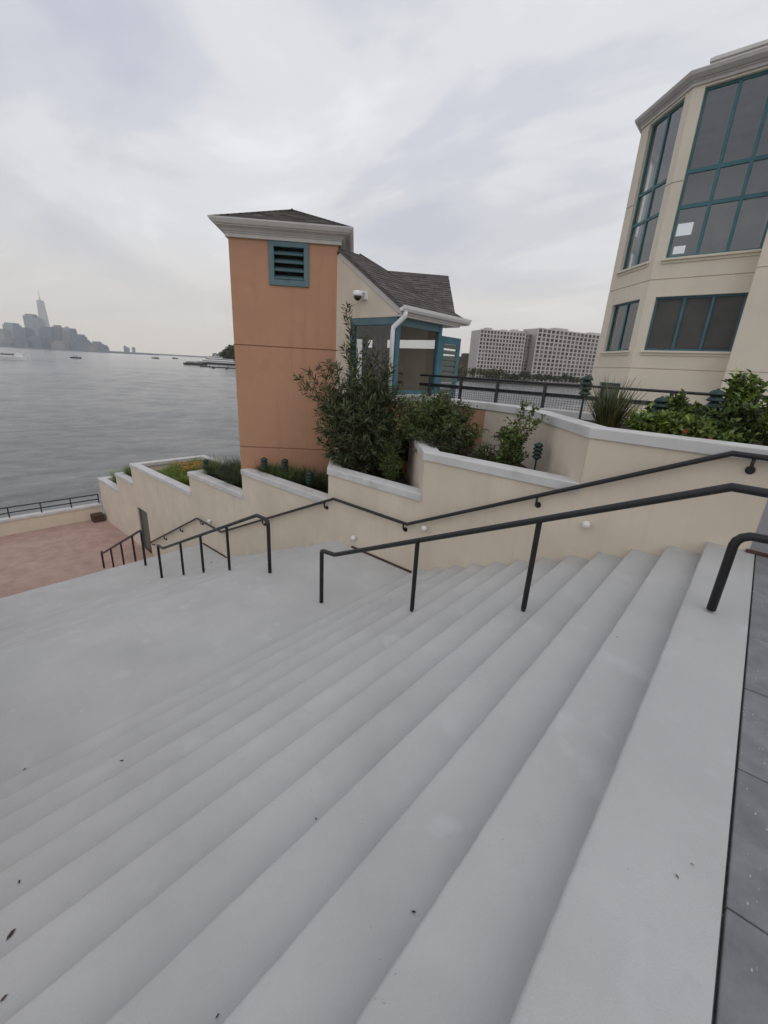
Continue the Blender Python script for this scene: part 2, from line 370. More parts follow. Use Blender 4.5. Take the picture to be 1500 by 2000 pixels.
# ------------------------------------------------------------------ terraced planter wall
SEG = [(-.28, 1.61, 1.13), (1.61, 4.2, .375), (4.2, 6.69, -.385), (6.69, 10.19, -1.09), (10.19, 13.4, -1.80), (13.4, 18.55, -2.48), (18.55, 20.53, -3.27), (20.53, 23.08, -4.02)]
TH = .24
wall = thing('planter_wall', 'long cream stucco planter wall stepping down beside the grey stairs', 'wall', (W, 10, ZT))
for i, (y0, y1, zt) in enumerate(SEG):
    mb = MB()
    e = .0
    if i == 5:    # opening for the door
        mb.box(W, W+TH, y0, 17.45, ZT-.4, zt-.14); mb.box(W, W+TH, 18.43, y1, ZT-.4, zt-.14); mb.box(W, W+TH, 17.45, 18.43, -4.28, zt-.14)
    else: mb.box(W, W+TH, y0, y1, (ZT-.4 if y0 > 0 else -2.5), zt-.14)
    mb.build('wall_panel', 'cream', wall)
d = MB().box(W+.10, W+.15, 17.45, 18.43, ZT, -4.28).build('door', 'door', wall)
MB().box(W+.085, W+.10, 17.53, 17.60, ZT+.95, ZT+1.1).build('handle', 'blackd', d)
MB().box(W+.04, W+.10, 17.45, 17.50, ZT, -4.28).box(W+.04, W+.10, 18.38, 18.43, ZT, -4.28).box(W+.04, W+.10, 17.5, 18.38, -4.34, -4.28).build('door_frame', 'door', wall)
CP = lambda z: [(-.03, z-.14), (-.03, z-.012), (-.018, z), (.27, z), (.282, z-.012), (.282, z-.14)]
# diagonal return walls of the planters: plan paths run away from the stairs
D7 = [(W, 1.61), (7.62, 3.02), (8.14, 3.62), (8.34, 4.4), (8.34, 6.55)]
D6 = [(W, 4.2), (7.86, 6.0)]
D5 = [(W, 6.69), (7.25, 7.93)]
ret = {1: D6, 2: D5, 4: [(W, 13.4), (8.9, 13.4)], 5: [(W, 18.55), (9.05, 18.55), (9.05, 12.3)], 6: [(W, 20.53), (9.05, 20.53)], 7: [(W, 23.08), (9.05, 23.08)]}
for i, (y0, y1, zt) in enumerate(SEG):
    path = [(W, y0+.002)]
    if i == 0: path = [(W, -6)]+D7
    elif i in ret: path += ret[i]
    else: path.append((W, y1))
    MB().sweep(path, CP(zt)).build('coping', 'coping', wall, bevel=.006)
    if i in ret:
        MB().sweep([(ret[i][0][0]+.012, ret[i][0][1]+(.012 if i in (1, 2) else 0))]+ret[i][1:], [(.002, zt-1.25), (.002, zt-.14), (TH, zt-.14), (TH, zt-1.25)]).build('return_wall', 'cream', wall)
MB().sweep([(W+.012, 1.61+.0105)]+D7[1:4], [(.002, -.6), (.002, .99), (TH, .99), (TH, -.6)]).build('return_wall', 'cream', wall)
MB().sweep(D7[3:], [(.002, -.9), (.002, .99), (TH, .99), (TH, -.9)]).build('return_wall', 'orange', wall)
MB().box(W-.004, W+TH, -6, -.28, -.5, .99).build('pilaster', 'greywall', wall)
# parapet behind the upper bed, same coping height
PARX = 8.62
MB().sweep([(PARX, 4.1), (PARX, -6)], [(-.12, 1.0), (-.12, 1.12), (.16, 1.12), (.16, 1.0)]).build('coping', 'coping', wall, bevel=.006)
MB().box(PARX-.13, PARX+.09, -6, 4.0, -.6, 1.0).build('return_wall', 'greywall', wall)
# brown joint strips at the foot of the wall on each level
MB().box(W-.035, W-.004, 4.28, 5.9, Z1, Z1+.035).build('joint_strip', 'brown', wall)
MB().box(W-.035, W-.004, 11.3, 12.8, Z2, Z2+.035).build('joint_strip', 'brown', wall)
MB().box(W-.06, W-.006, -6, YP+.08, .001, .03).build('joint_strip', 'brown', wall)
# planting beds (the soil)
def bed(poly, z): return struct(MB().prism(poly, z-.5, z).build('planting_bed', 'soil'))
bed([(W+.2, -6), (W+.2, 1.55), (7.7, 2.85), (8.25, 3.5), (PARX-.13, 3.9), (PARX-.13, -6)], .99)
bed([(W+.2, 1.9), (W+.2, 4.2), (7.86, 5.8), (7.95, 6.6), (8.30, 6.6), (8.30, 4.45), (8.10, 3.68), (7.6, 3.1)], .14)
bed([(W+.2, 4.5), (W+.2, 6.7), (7.85, 8.3), (7.85, 6.15)], -.60)
bed([(W+.2, 7.0), (W+.2, 10.3), (7.85, 8.63), (7.3, 8.1)], -1.30)
bed([(W+.2, 10.19), (W+.2, 13.45), (9., 13.45), (9., 10.19)], -1.90)
bed([(W+.2, 13.5), (W+.2, 18.4), (8.9, 18.4), (8.9, 13.5)], -2.86)
bed([(W+.2, 18.6), (W+.2, 20.4), (9.05, 20.4), (9.05, 18.6)], -3.47)
bed([(W+.2, 20.6), (W+.2, 22.9), (9.05, 22.9), (9.05, 20.6)], -4.20)
# walkway behind the parapet and landfill under the building
o = MB().prism([(8.5, 6.5), (8.7, -6), (30, -6), (30, 9), (14, 9), (11, 12), (8.5, 12)], -1.5, .12).build('walkway', 'concrete'); struct(o)
o = MB().prism([(6.2, -6), (6.2, 23), (9.2, 23), (9.2, 12), (30, 9), (30, -6)], WATER-1, -4.6).build('bulkhead', 'concrete'); struct(o)
# cheek wall at the other side of the stairs (assumed, out of frame, added to shade the left treads)
ck = MB()
for y0, y1, zt in SEG[1:6]: ck.box(XL-.24, XL, y0, y1, ZT-.4, zt-.35)
ck.build('unseen_cheek_wall', 'cream'); tag(bpy.data.objects['unseen_cheek_wall'], 'unseen cream stucco cheek wall darkening the open side of the stairs', 'wall')

# ------------------------------------------------------------------ sea wall and its railing
sw = thing('sea_wall', 'low cream sea wall with pale coping round the red terrace', 'wall', (2, 23.5, ZT))
SP = [(W, 23.3), (2.55, 23.45), (-14, 21.2)]
MB().sweep(SP, [(-.02, ZT-1.6), (-.02, -5.5), (.25, -5.5), (.25, ZT-1.6)]).build('wall_panel', 'cream', sw)
MB().sweep(SP, [(-.06, -5.5), (-.06, -5.38), (.31, -5.38), (.31, -5.5)]).build('coping', 'coping', sw, bevel=.01)
sr = thing('sea_wall_railing', 'thin black two bar railing on top of the sea wall', 'railing', (2, 23.5, -5.46))
pts = [(W-.05, 23.43), (2.55, 23.58), (-14, 21.34)]
for dz in (.22, .46): MB().tube([(x, y, -5.38+dz) for x, y in pts], .028, 8).build('rail', 'blackd', sr, smooth=True)
for a, b, n in ((pts[0], pts[1], 3), (pts[1], pts[2], 8)):
    for i in range(n):
        t = i/n; x, y = a[0]+(b[0]-a[0])*t, a[1]+(b[1]-a[1])*t
        MB().tube([(x, y, -5.39), (x, y, -4.91)], .026, 8).build('post', 'blackd', sr)
bx = MB().box(5.42, 5.90, 22.75, 23.2, ZT, ZT+.36).build('storage_box', 'brown', bevel=.02); tag(bx, 'dark brown box in the corner of the red terrace', 'box')

# ------------------------------------------------------------------ railings
def bracket(y, z, parent):
    b = MB().tube([(W-.085, y, z-.02), (W-.085, y, z-.10), (W-.06, y, z-.15), (W-.008, y, z-.155)], .016, 8)
    b = b.build('bracket', 'black', parent, smooth=True)
    MB().tube([(W-.012, y, z-.155), (W-.001, y, z-.155)], .045, 14).build('flange', 'black', b)
wr = thing('wall_handrail', 'black wall handrail following the stairs on round brackets', 'handrail', (W, 8, ZT))
RP = [(-6, 1.045), (.13, 1.045), (4.42, -1.005), (6.42, -1.0), (11.41, -3.27), (12.93, -3.25), (17.2, -5.46)]
XR = W-.085
MB().tube([(XR, y, z) for y, z in RP], .030, 12).build('rail', 'black', wr, smooth=True)
for y, z in [(-.06, 1.04), (2.12, .095), (4.50, -1.0), (6.72, -1.14), (9.15, -2.24), (12.72, -3.25), (14.3, -3.97), (15.8, -4.75), (17.1, -5.4)]: bracket(y, z, wr)
XS = 4.03
def stair_rail(name, label, path, posts, r=.033):
    t = thing(name, label, 'railing', (XS, posts[0][0], posts[0][1]), None)
    MB().tube([(XS, y, z) for y, z in path], r, 12).build('rail', 'black', t, smooth=True)
    for y, z, zt, lean in posts:
        p = MB().tube([(XS, y, z+.03), (XS, y, zt)], .0285, 12).build('post', 'black', t, smooth=False)
        MB().tube([(XS, y, z-.02), (XS, y, z+.035)], .022, 12).build('sleeve', 'blackd', p)
    return t
def arc(c, r, a0, a1, n=7): return [(c[0]+r*math.cos(a0+(a1-a0)*i/n), c[1]+r*math.sin(a0+(a1-a0)*i/n)) for i in range(n+1)]
# upper railing with its looped end at the top of the stairs
path = [(-.09, .0)]+arc((-.19, .58), .10, 0, R(85), 6)+[(-.30, .68)]
path2 = [(-.09, .02), (-.09, .58)]+[(-.09-.1*(1-math.cos(a)), .58+.1*math.sin(a)) for a in (R(25), R(50), R(75), R(90))]
path2 += [(-.33, .685)]+[(-.33-.165*math.sin(a), .85-.165*math.cos(a)) for a in (R(30), R(60), R(90), R(120), R(150), R(180))]
path2 += [(.03, 1.015), (4.345, -1.02), (4.60, -1.045), (4.63, -1.06), (4.64, -1.09), (4.64, Z1+.01)]
stair_rail('stair_railing', 'black pipe railing of the uppermost stair flight with looped end beside the pavers', path2,
           [(1.385, -4*RISE, .36, 0), (2.83, -8*RISE, -.32, 0)])
path = [(6.08, Z1+.01), (6.08, -1.02), (6.10, -.975), (6.15, -.95), (6.43, -.95), (10.95, -3.10), (11.24, -3.115), (11.28, -3.13), (11.29, -3.17), (11.29, Z2+.01)]
stair_rail('stair_railing', 'black pipe railing of the middle stair flight between the two grey landings', path,
           [(7.55, Z1-3*RISE, -1.50, 0), (8.75, Z1-7*RISE+.165, -2.06, 0), (9.85, Z1-9*RISE, -2.6, 0)])
path = [(12.4, Z2+.01), (12.4, -3.12), (12.42, -3.08), (12.47, -3.06), (16.42, -5.09), (16.62, -5.10), (16.65, -5.12), (16.66, -5.16), (16.66, Z2-11*RISE+.16)]
stair_rail('stair_railing', 'black pipe railing of the lowest stair flight standing against the red terrace', path,
           [(13.2, Z2-RISE, -3.46, 0), (14.35, Z2-5*RISE, -4.05, 0), (15.5, Z2-8*RISE, -4.64, 0)])
# globes
for lab, y, z in [('white globe light on the wall beside the uppermost steps', 1.41, -.15), ('white globe light on the wall at the foot of the uppermost flight', 4.04, -.98),
                  ('white globe light low on the wall above the upper landing', 5.82, -1.73), ('white globe light on the wall above the lower landing', 12.15, -3.13)]:
    t = thing('globe_light', lab, 'wall light', (W, y, z), 'globe lights on the planter wall')
    MB().sphere((W-.06, y, z), .056, 18, 12).build('globe', 'globe', t, smooth=True)
    MB().tube([(W-.022, y, z), (W-.001, y, z)], .05, 16).build('base_ring', 'trimgrey', t)

# ------------------------------------------------------------------ wall panels with openings and grooves
def facet(mb, o, ax, nrm, wdt, z0, z1, openings=(), thick=.3, grooves=(), gd=.03, gh=.028, a0=0.):
    o = np.array([o[0], o[1], 0.]); ax = np.array([ax[0], ax[1], 0.]); nr = np.array([nrm[0], nrm[1], 0.])
    A = sorted({a0, wdt, *[q for p in openings for q in p[:2]]}); Zs = sorted({z0, z1, *[q for p in openings for q in p[2:]], *[g-gh/2 for g in grooves], *[g+gh/2 for g in grooves]})
    for j in range(len(Zs)-1):
        zm = (Zs[j]+Zs[j+1])/2; ins = gd if any(abs(zm-g) < gh/2 for g in grooves) else 0.
        run = None
        for i in range(len(A)):
            am = (A[i]+A[i+1])/2 if i < len(A)-1 else None
            solid = am is not None and not any(p[0] < am < p[1] and p[2] < zm < p[3] for p in openings)
            if solid and run is None: run = A[i]
            if not solid and run is not None:
                mb.obox(o+ax*run-nr*thick+np.array([0, 0, Zs[j]]), ax*(A[i]-run), nr*(thick-ins), (0, 0, Zs[j+1]-Zs[j])); run = None
    return mb
def window(parent, o, ax, nrm, a0, a1, z0, z1, cols, rows, fm, gm, fw=.05, mw=.045, setback=.10, dep=.06, sill=True, sillmat='cream2'):
    """rows: fractions of the height where transoms sit"""
    o = np.array([o[0], o[1], 0.]); ax = np.array([ax[0], ax[1], 0.]); nr = np.array([nrm[0], nrm[1], 0.])
    def bx(mb, p, q, s, t, back=0., d=dep): return mb.obox(o+ax*p-nr*(setback+back)+np.array([0, 0, s]), ax*(q-p), -nr*d, (0, 0, t-s))
    mb = MB(); bx(mb, a0, a1, z0, z0+fw); bx(mb, a0, a1, z1-fw, z1); bx(mb, a0, a0+fw, z0+fw, z1-fw); bx(mb, a1-fw, a1, z0+fw, z1-fw)
    win = mb.build('window', fm, parent, bevel=.004)
    Zr = [z0+fw]+[z0+(z1-z0)*r for r in rows]+[z1-fw]; Ac = [a0+fw+(a1-a0-2*fw)*i/cols for i in range(cols+1)]
    for r in Zr[1:-1]: bx(MB(), a0+fw, a1-fw, r-mw, r+mw, -.004).build('transom', fm, win, bevel=.004)
    for a in Ac[1:-1]: bx(MB(), a-mw*.8, a+mw*.8, z0+fw, z1-fw, -.008).build('mullion', fm, win, bevel=.004)
    for i in range(cols):
        for j in range(len(Zr)-1):
            p, q = Ac[i], Ac[i+1]; s, t = Zr[j], Zr[j+1]
            c = [o+ax*x-nr*(setback+.035)+np.array([0, 0, z]) for x, z in ((p, s), (q, s), (q, t), (p, t))]
            MB().add(c, [(0, 1, 2, 3)]).build('pane', gm, win)
    if sill:
        mb = MB(); mb.obox(o+ax*(a0-.08)-nr*.05+np.array([0, 0, z0-.07]), ax*(a1-a0+.16), nr*.15, (0, 0, .068))
        mb.obox(o+ax*(a0-.05)-nr*.05+np.array([0, 0, z0-.15]), ax*(a1-a0+.10), nr*.09, (0, 0, .079)); mb.build('sill', sillmat, win, bevel=.008)
    return win
def shingles(poly, u, vdir, course=.125, tab=.28, th=.014):
    """poly: 3D points of a planar roof face, u along the eave, vdir up the slope"""
    u = np.array(u, float); u /= np.linalg.norm(u); v = np.array(vdir, float); v -= u*(v @ u); v /= np.linalg.norm(v); nn = np.cross(u, v)
    if nn[2] < 0: nn = -nn
    P = [np.array(p, float) for p in poly]; O = P[0]; q = [((p-O) @ u, (p-O) @ v) for p in P]
    mb = MB(); mb.add([p-nn*.06 for p in P]+[p-nn*.001 for p in P], [tuple(range(len(P))), tuple(range(len(P), 2*len(P)))]+[(i, (i+1) % len(P), len(P)+(i+1) % len(P), len(P)+i) for i in range(len(P))])
    base = mb; mb = MB()
    v0, v1 = min(a[1] for a in q), max(a[1] for a in q); k = 0; vv = v0
    while vv < v1-.01:
        vm = vv+course*.35; xs = []
        for a, b in zip(q, q[1:]+q[:1]):
            if (a[1]-vm)*(b[1]-vm) < 0: xs.append(a[0]+(b[0]-a[0])*(vm-a[1])/(b[1]-a[1]))
        if len(xs) >= 2:
            x, xe = min(xs), max(xs); x -= 0
            p = x-random.random()*tab
            while p < xe:
                e = p+tab*random.uniform(.7, 1.3); aa, bb = max(p, x), min(e-.006, xe); lift = random.uniform(.8, 1.5)*th
                if bb-aa > .02:
                    top = min(vv+course*1.15, v1); jj = random.uniform(-.006, .006)
                    c = [O+u*aa+v*(vv+jj)+nn*lift, O+u*bb+v*(vv+jj)+nn*lift, O+u*bb+v*top+nn*.003, O+u*aa+v*top+nn*.003]
                    lo = [O+u*aa+v*(vv+jj)-nn*.004, O+u*bb+v*(vv+jj)-nn*.004]
                    mb.add(c+lo, [(0, 1, 2, 3), (4, 5, 1, 0)])
                p = e
        vv += course; k += 1
    return base, mb

# ------------------------------------------------------------------ orange lift tower with glazed lobby
tw = thing('lift_tower', 'orange stucco lift tower with white cornice, grey hipped roof and attached glazed lobby', 'building', (7.9, 9.5, ZT))
TW, TD = 2.575, 3.0
T0 = np.array([6.1, 10.4]); ta = np.array([S2, -S2]); tb = np.array([S2, S2])      # front runs along ta, depth along tb
TC = [T0, T0+ta*TW, T0+ta*TW+tb*TD, T0+tb*TD]
GR = [-3.05, -.52, 2.06]
ln = [.93, 1.865, 3.47, 4.40]
mb = MB(); facet(mb, TC[0], ta, -tb, TW, -7.4, 4.46, [(ln[0], ln[1], ln[2], ln[3])], .25, GR); mb.build('tower_wall', 'orange', tw)
mb = MB(); facet(mb, TC[3], -tb, -ta, TD-.253, -7.4, 4.46, [], .25, GR, a0=.002); mb.build('tower_wall', 'orange', tw)
mb = MB(); facet(mb, TC[1], tb, ta, TD, -7.4, 4.46, [], .25, GR, a0=.253); mb.build('tower_wall', 'orange', tw)
mb = MB(); facet(mb, TC[2], -ta, tb, TW-.253, -7.4, 4.46, [], .25, GR, a0=.253); mb.build('tower_wall', 'orange', tw)
# louvre vent
P = lambda a, dpt, z: np.array([*(T0+ta*a+tb*dpt), z]); ta3 = np.array([*ta, 0]); tb3 = np.array([*tb, 0])
mb = MB(); fwid = .115
for a0, a1, z0, z1 in [(ln[0]-.01, ln[1]+.01, ln[3]-fwid, ln[3]+.01), (ln[0]-.01, ln[1]+.01, ln[2]-.01, ln[2]+fwid), (ln[0]-.01, ln[0]+fwid, ln[2]+fwid, ln[3]-fwid), (ln[1]-fwid, ln[1]+.01, ln[2]+fwid, ln[3]-fwid)]:
    mb.obox(P(a0, -.035, z0), ta3*(a1-a0), tb3*.10, (0, 0, z1-z0))
lv = mb.build('louvre_frame', 'teal', tw, bevel=.004)
nz = 4; hh = (ln[3]-ln[2]-2*fwid)/nz
for k in range(nz):
    z = ln[2]+fwid+k*hh
    MB().obox(P(ln[0]+fwid, .00, z+.01), ta3*(ln[1]-ln[0]-2*fwid), tb3*.16+np.array([0, 0, .10]), np.array([0, 0, .022])+tb3*-.012).build('slat', 'teal', lv)
MB().obox(P(ln[0], .2, ln[2]), ta3*(ln[1]-ln[0]), tb3*.03, (0, 0, ln[3]-ln[2])).build('backing', 'dark', lv)
# cornice: going TC0 > TC3 > TC2 > TC1 keeps the outside on the left, so offsets are negative
cpath = [TC[0], TC[3], TC[2], TC[1]]
def cornice(prof, name, m, parent, path=cpath, closed=True, bev=.004): return MB().sweep(path, [(-a, z) for a, z in prof], closed).build(name, m, parent, bevel=bev)
cor = cornice([(.0, 4.40), (.06, 4.40), (.06, 4.475), (.085, 4.485), (.085, 4.51), (.0, 4.51)], 'cornice', 'trimgrey', tw)
cornice([(.0, 4.511), (.10, 4.511), (.14, 4.56), (.24, 4.59), (.24, 4.61), (.0, 4.61)], 'cornice_mould', 'trimgrey', cor)
cornice([(.0, 4.612), (.26, 4.612), (.28, 4.625), (.335, 4.69), (.345, 4.72), (.325, 4.72), (.31, 4.695), (.0, 4.69)], 'gutter', 'trim', cor)
# hipped roof
ov = .31; E_ = [np.array([*(TC[0]-ta*ov-tb*ov), 4.70]), np.array([*(TC[1]+ta*ov-tb*ov), 4.70]), np.array([*(TC[2]+ta*ov+tb*ov), 4.70]), np.array([*(TC[3]-ta*ov+tb*ov), 4.70])]
ctr = (TC[0]+TC[2])/2; AP = np.array([ctr[0], ctr[1], 5.46])
rf = None
for i in range(4):
    a, b = E_[i], E_[(i+1) % 4]; base, sh = shingles([a, b, AP], b-a, AP-(a+b)/2)
    if rf is None: rf = base.build('roof', 'shingle', tw)
    else: base.build('roof_slope', 'shingle', rf)
    sh.build('shingles', 'shingle', rf, kind='stuff', fix=False)
for i in range(4): MB().tube([E_[i]+np.array([0, 0, .01]), AP+np.array([0, 0, .012])], .022, 6).build('hip_cap', 'shingle', rf)
MB().lathe(AP, [(.03, -.02), (.03, .03), (.008, .05)], 8).build('finial', 'blackd', rf)

# lobby: gable side at x = GX, eave side along x at y = GY
GX, GY, GXE = 7.90, 6.617, 9.72
FZ, SZ, HZ = .12, 1.12, 2.80         # floor, glass foot, glass head
gab = [(TC[1][1]+.02, HZ), (TC[1][1]+.02, 4.27), (8.45, 4.27), (GY-.02, 3.03), (GY-.02, HZ)]
mb = MB(); n_ = len(gab)
mb.add([(GX, y, z) for y, z in gab]+[(GX+.14, y, z) for y, z in gab], [tuple(range(n_)), tuple(range(n_, 2*n_))[::-1]]+[(i, (i+1) % n_, n_+(i+1) % n_, n_+i) for i in range(n_)])
mb.build('gable_wall', 'cream', tw)
MB().box(GX, GX+.14, 8.10, TC[1][1]+.02, 2.072, HZ).box(GX, GX+.14, 8.10, TC[1][1]+.02, -.6, 2.048).build('gable_wall', 'cream', tw)
MB().box(GX+.02, GX+.14, 8.08, TC[1][1], 2.04, 2.08).build('groove', 'cream', tw)
MB().box(GX+.002, GX+.16, GY, 8.12, -.9, SZ-.16).box(GX+.162, GXE, GY+.002, GY+.16, -.9, SZ-.16).build('lobby_base', 'orange', tw)
MB().sweep([(GX, 8.1), (GX, GY), (GXE+.05, GY)], [(.06, SZ-.16), (.06, SZ), (-.2, SZ), (-.2, SZ-.16)]).build('lobby_coping', 'coping', tw)
# rake trim
rk = np.array([0, GY-.15-8.47, 2.985-4.31]); rl = np.linalg.norm(rk)
MB().obox((GX-.05, 8.47, 4.20), rk, (.06, 0, 0), (0, 0, .105)).build('rake_trim', 'trimgrey', tw, bevel=.004)
MB().obox((GX-.025, 8.47, 4.13), rk, (.03, 0, 0), (0, 0, .069)).build('rake_trim', 'trim', tw)
# roof plane A (slopes down to -y) ends in a hip; ridge along x
EY, EZ = 6.46, 3.0; mA = (4.33-EZ)/(8.50-EY)
tA = [(GX-.06, EY, EZ), (10.42, EY, EZ), (8.55, 8.50, 4.33), (GX-.06, 8.50, 4.33)]
base, sh = shingles(tA, (1, 0, 0), (0, 1, mA)); lr = base.build('lobby_roof', 'shingle', tw); sh.build('shingles', 'shingle', lr, kind='stuff', fix=False)
MB().tube([(10.42, EY, EZ+.01), (8.55, 8.50, 4.345)], .022, 6).build('hip_cap', 'shingle', lr)
back = [(10.42, EY, EZ), (10.42, 10.5, EZ), (8.55, 8.5, 4.33)]
base, sh = shingles(back, (0, 1, 0), (-1, 0, .7)); base.build('roof_slope', 'shingle', lr)
back = [(10.42, 10.5, EZ), (GX, 10.5, EZ), (GX, 8.5, 4.33), (8.55, 8.5, 4.33)]
base, sh = shingles(back, (-1, 0, 0), (0, -1, .66)); base.build('roof_slope', 'shingle', lr)
# roof B: set at 45 degrees behind the hip
pB, nB = (10.75, 7.55, 3.02), (-S2*.72, -S2*.72, 1)
B1, B2, B3 = onpl(735, 528, pB, nB), onpl(876, 540, pB, nB), onpl(889, 614, pB, nB)
B0 = onpl(800, 600, pB, nB)
base, sh = shingles([B0, B3, B2, B1], B2-B1, (S2, S2, .72)); base.build('lobby_roof', 'shingle', tw); sh.build('shingles', 'shingle', lr, kind='stuff', fix=False)
B4 = B2+np.array([.9, .9, -.95]); B5 = B1+np.array([.9, .9, -.95])
MB().add([B1, B2, B4, B5], [(0, 1, 2, 3)]).add([B2, B3, B4], [(0, 1, 2)]).build('roof_slope', 'shingle', lr)
MB().tube([B1, B2], .02, 6).build('ridge_cap', 'shingle', lr)
# eave fascia, soffit, gutter
MB().box(GX-.02, 10.30, EY+.02, GY+.16, 2.80, 2.84).build('soffit', 'trimgrey', tw)
MB().box(GX-.04, 10.40, EY-.0, EY+.04, 2.842, 3.0).build('fascia', 'trimgrey', tw)
gt = MB().sweep([(GX-.12, EY), (10.52, EY)], [(-.0+.002, 2.90), (.07, 2.90), (.11, 2.95), (.125, 3.01), (.11, 3.01), (.09, 2.97), (.002, 2.96)])
gt = gt.build('gutter', 'gutter', tw)
MB().sweep([(10.52, EY-.12), (10.52, GY+2.2)], [(0, 2.86), (.06, 2.90), (.11, 3.01), (0, 3.01)]).build('gutter', 'trim', tw)
dp = MB().tube([(GX+.02, EY-.06, 2.90), (GX+.02, EY-.04, 2.80), (GX-.045, GY+.05, 2.58), (GX-.055, GY+.06, 2.50), (GX-.055, GY+.06, .98)], .052, 10)
dp.build('downspout', 'gutter', tw, smooth=True)
# frames and panes
def fr(x0, x1, y0, y1, z0, z1, m='tealb'): return MB().box(x0, x1, y0, y1, z0, z1).build('frame_post', m, tw, bevel=.006)
fr(GX+.002, GX+.15, GY, GY+.13, SZ, HZ); fr(GXE-.12, GXE, GY, GY+.12, SZ-.3, HZ); fr(GX+.152, GXE-.122, GY+.01, GY+.11, HZ-.17, HZ-.002, 'teal')
fr(GX+.152, GXE-.122, GY+.01, GY+.11, SZ, SZ+.09); fr(GX+.01, GX+.11, GY+.132, 8.10, HZ-.16, HZ-.002, 'teal'); fr(GX+.01, GX+.11, GY+.132, 8.10, SZ, SZ+.09); fr(GX+.012, GX+.13, 7.98, 8.098, SZ+.092, HZ-.162)
fr(GXE-.12, GXE, 9.2, 9.32, FZ, HZ); fr(GX+.6, GX+.7, 9.2, 9.3, FZ, HZ)
def pane(pts): return MB().add(pts, [(0, 1, 2, 3)]).build('pane', 'glassp', tw)
pane([(GX+.152, GY+.06, SZ+.09), (GXE-.122, GY+.06, SZ+.09), (GXE-.122, GY+.06, HZ-.172), (GX+.152, GY+.06, HZ-.172)])
pane([(GX+.06, GY+.132, SZ+.09), (GX+.06, 7.98, SZ+.09), (GX+.06, 7.98, HZ-.162), (GX+.06, GY+.132, HZ-.162)])
pane([(GX+.7, 9.25, SZ), (GXE-.122, 9.25, SZ), (GXE-.122, 9.25, 2.45), (GX+.7, 9.25, 2.45)])
MB().box(GX+.7, GXE-.122, 9.21, 9.29, 2.45, HZ).build('rear_panel', 'tan', tw)
MB().box(GX+.7, GXE-.122, 9.21, 9.29, FZ, SZ).build('rear_panel', 'tan', tw)
MB().box(GXE-.06, GXE-.02, GY+.122, 9.198, SZ, 2.24).build('rear_panel', 'tan', tw)
MB().box(GXE-.06, GXE-.02, GY+.122, 9.198, 2.45, HZ).build('rear_panel', 'tan', tw)
MB().box(GX+.16, 10.35, GY+.165, 9.9, HZ+.002, HZ+.03).build('ceiling', 'interior', tw)
MB().box(GX+.165, GXE+.9, GY+.165, 9.9, FZ+.004, FZ+.03).build('floor', 'tan', tw)
for k in range(3): MB().box(9.0+k*.2, 9.15+k*.2, 8.3, 8.36, FZ+.03, 2.5).build('inner_post', 'tan', tw)
# open teal door leaf
dr = MB(); dx0, dx1, dz0, dz1, dy = GXE+.03, 10.68, .15, 2.56, GY+.02
dr.box(dx0, dx1, dy, dy+.05, dz1-.18, dz1).box(dx0, dx1, dy, dy+.05, dz0, dz0+.25).box(dx0, dx0+.14, dy, dy+.05, dz0+.25, dz1-.18).box(dx1-.16, dx1, dy, dy+.05, dz0+.25, dz1-.18)
dr = dr.build('door', 'tealb', tw, bevel=.004); dr['label'] = 'teal framed door leaf standing open'
for k in range(14): z = dz0+.3+k*.14; MB().obox((dx0+.14, dy+.005, z), (dx1-dx0-.30, 0, 0), (0, .04, .03), (0, 0, .075)).build('slat', 'panel', dr)
# security camera
sc = thing('security_camera', 'white dome security camera on the cream gable wall', 'camera', (GX, 7.70, 3.27))
cyc, czc = 7.70, 3.27
MB().box(GX-.04, GX+.01, cyc-.16, cyc-.05, czc-.09, czc+.09).build('mount', 'gutter', sc, bevel=.01)
MB().tube([(GX-.02, cyc-.1, czc+.06), (GX-.14, cyc-.05, czc+.06), (GX-.18, cyc, czc+.05)], .028, 10).build('arm', 'gutter', sc, smooth=True)
MB().lathe((GX-.18, cyc, czc), [(.05, .09), (.1, .075), (.115, .0), (.108, -.03)], 18).build('housing', 'gutter', sc, smooth=True)
MB().lathe((GX-.18, cyc, czc), [(.088, -.03), (.082, -.07), (.06, -.105), (.02, -.125)], 18).build('dome', 'lens', sc, smooth=True)

# ------------------------------------------------------------------ walkway railing on the parapet
pr = thing('walkway_railing', 'black steel railing with wire mesh panels along the riverside walkway', 'railing', (PARX, 2, 1.12))
zr = 1.13
for dz, rr in ((.46, .024), (.27, .02), (.235, .02)): MB().tube([(PARX+.02, 6.4, zr+dz), (PARX+.02, -6, zr+dz)], rr, 8).build('rail', 'blackd', pr, smooth=True)
for y in (6.1, 5.25, 4.35, 3.33, 2.28, 1.2, .1, -1.0, -2.2): MB().box(PARX-.012, PARX+.052, y-.025, y+.025, zr-.14, zr+.47).build('post', 'blackd', pr)
mb = MB(); y = -6
while y < 6.4: mb.box(PARX+.017, PARX+.023, y-.0025, y+.0025, zr+.0, zr+.235); y += .055
for k in range(5): mb.box(PARX+.0175, PARX+.0225, -6, 6.4, zr+.02+k*.045, zr+.025+k*.045)
mb.build('wire_mesh', 'blackd', pr, kind='stuff', fix=False)

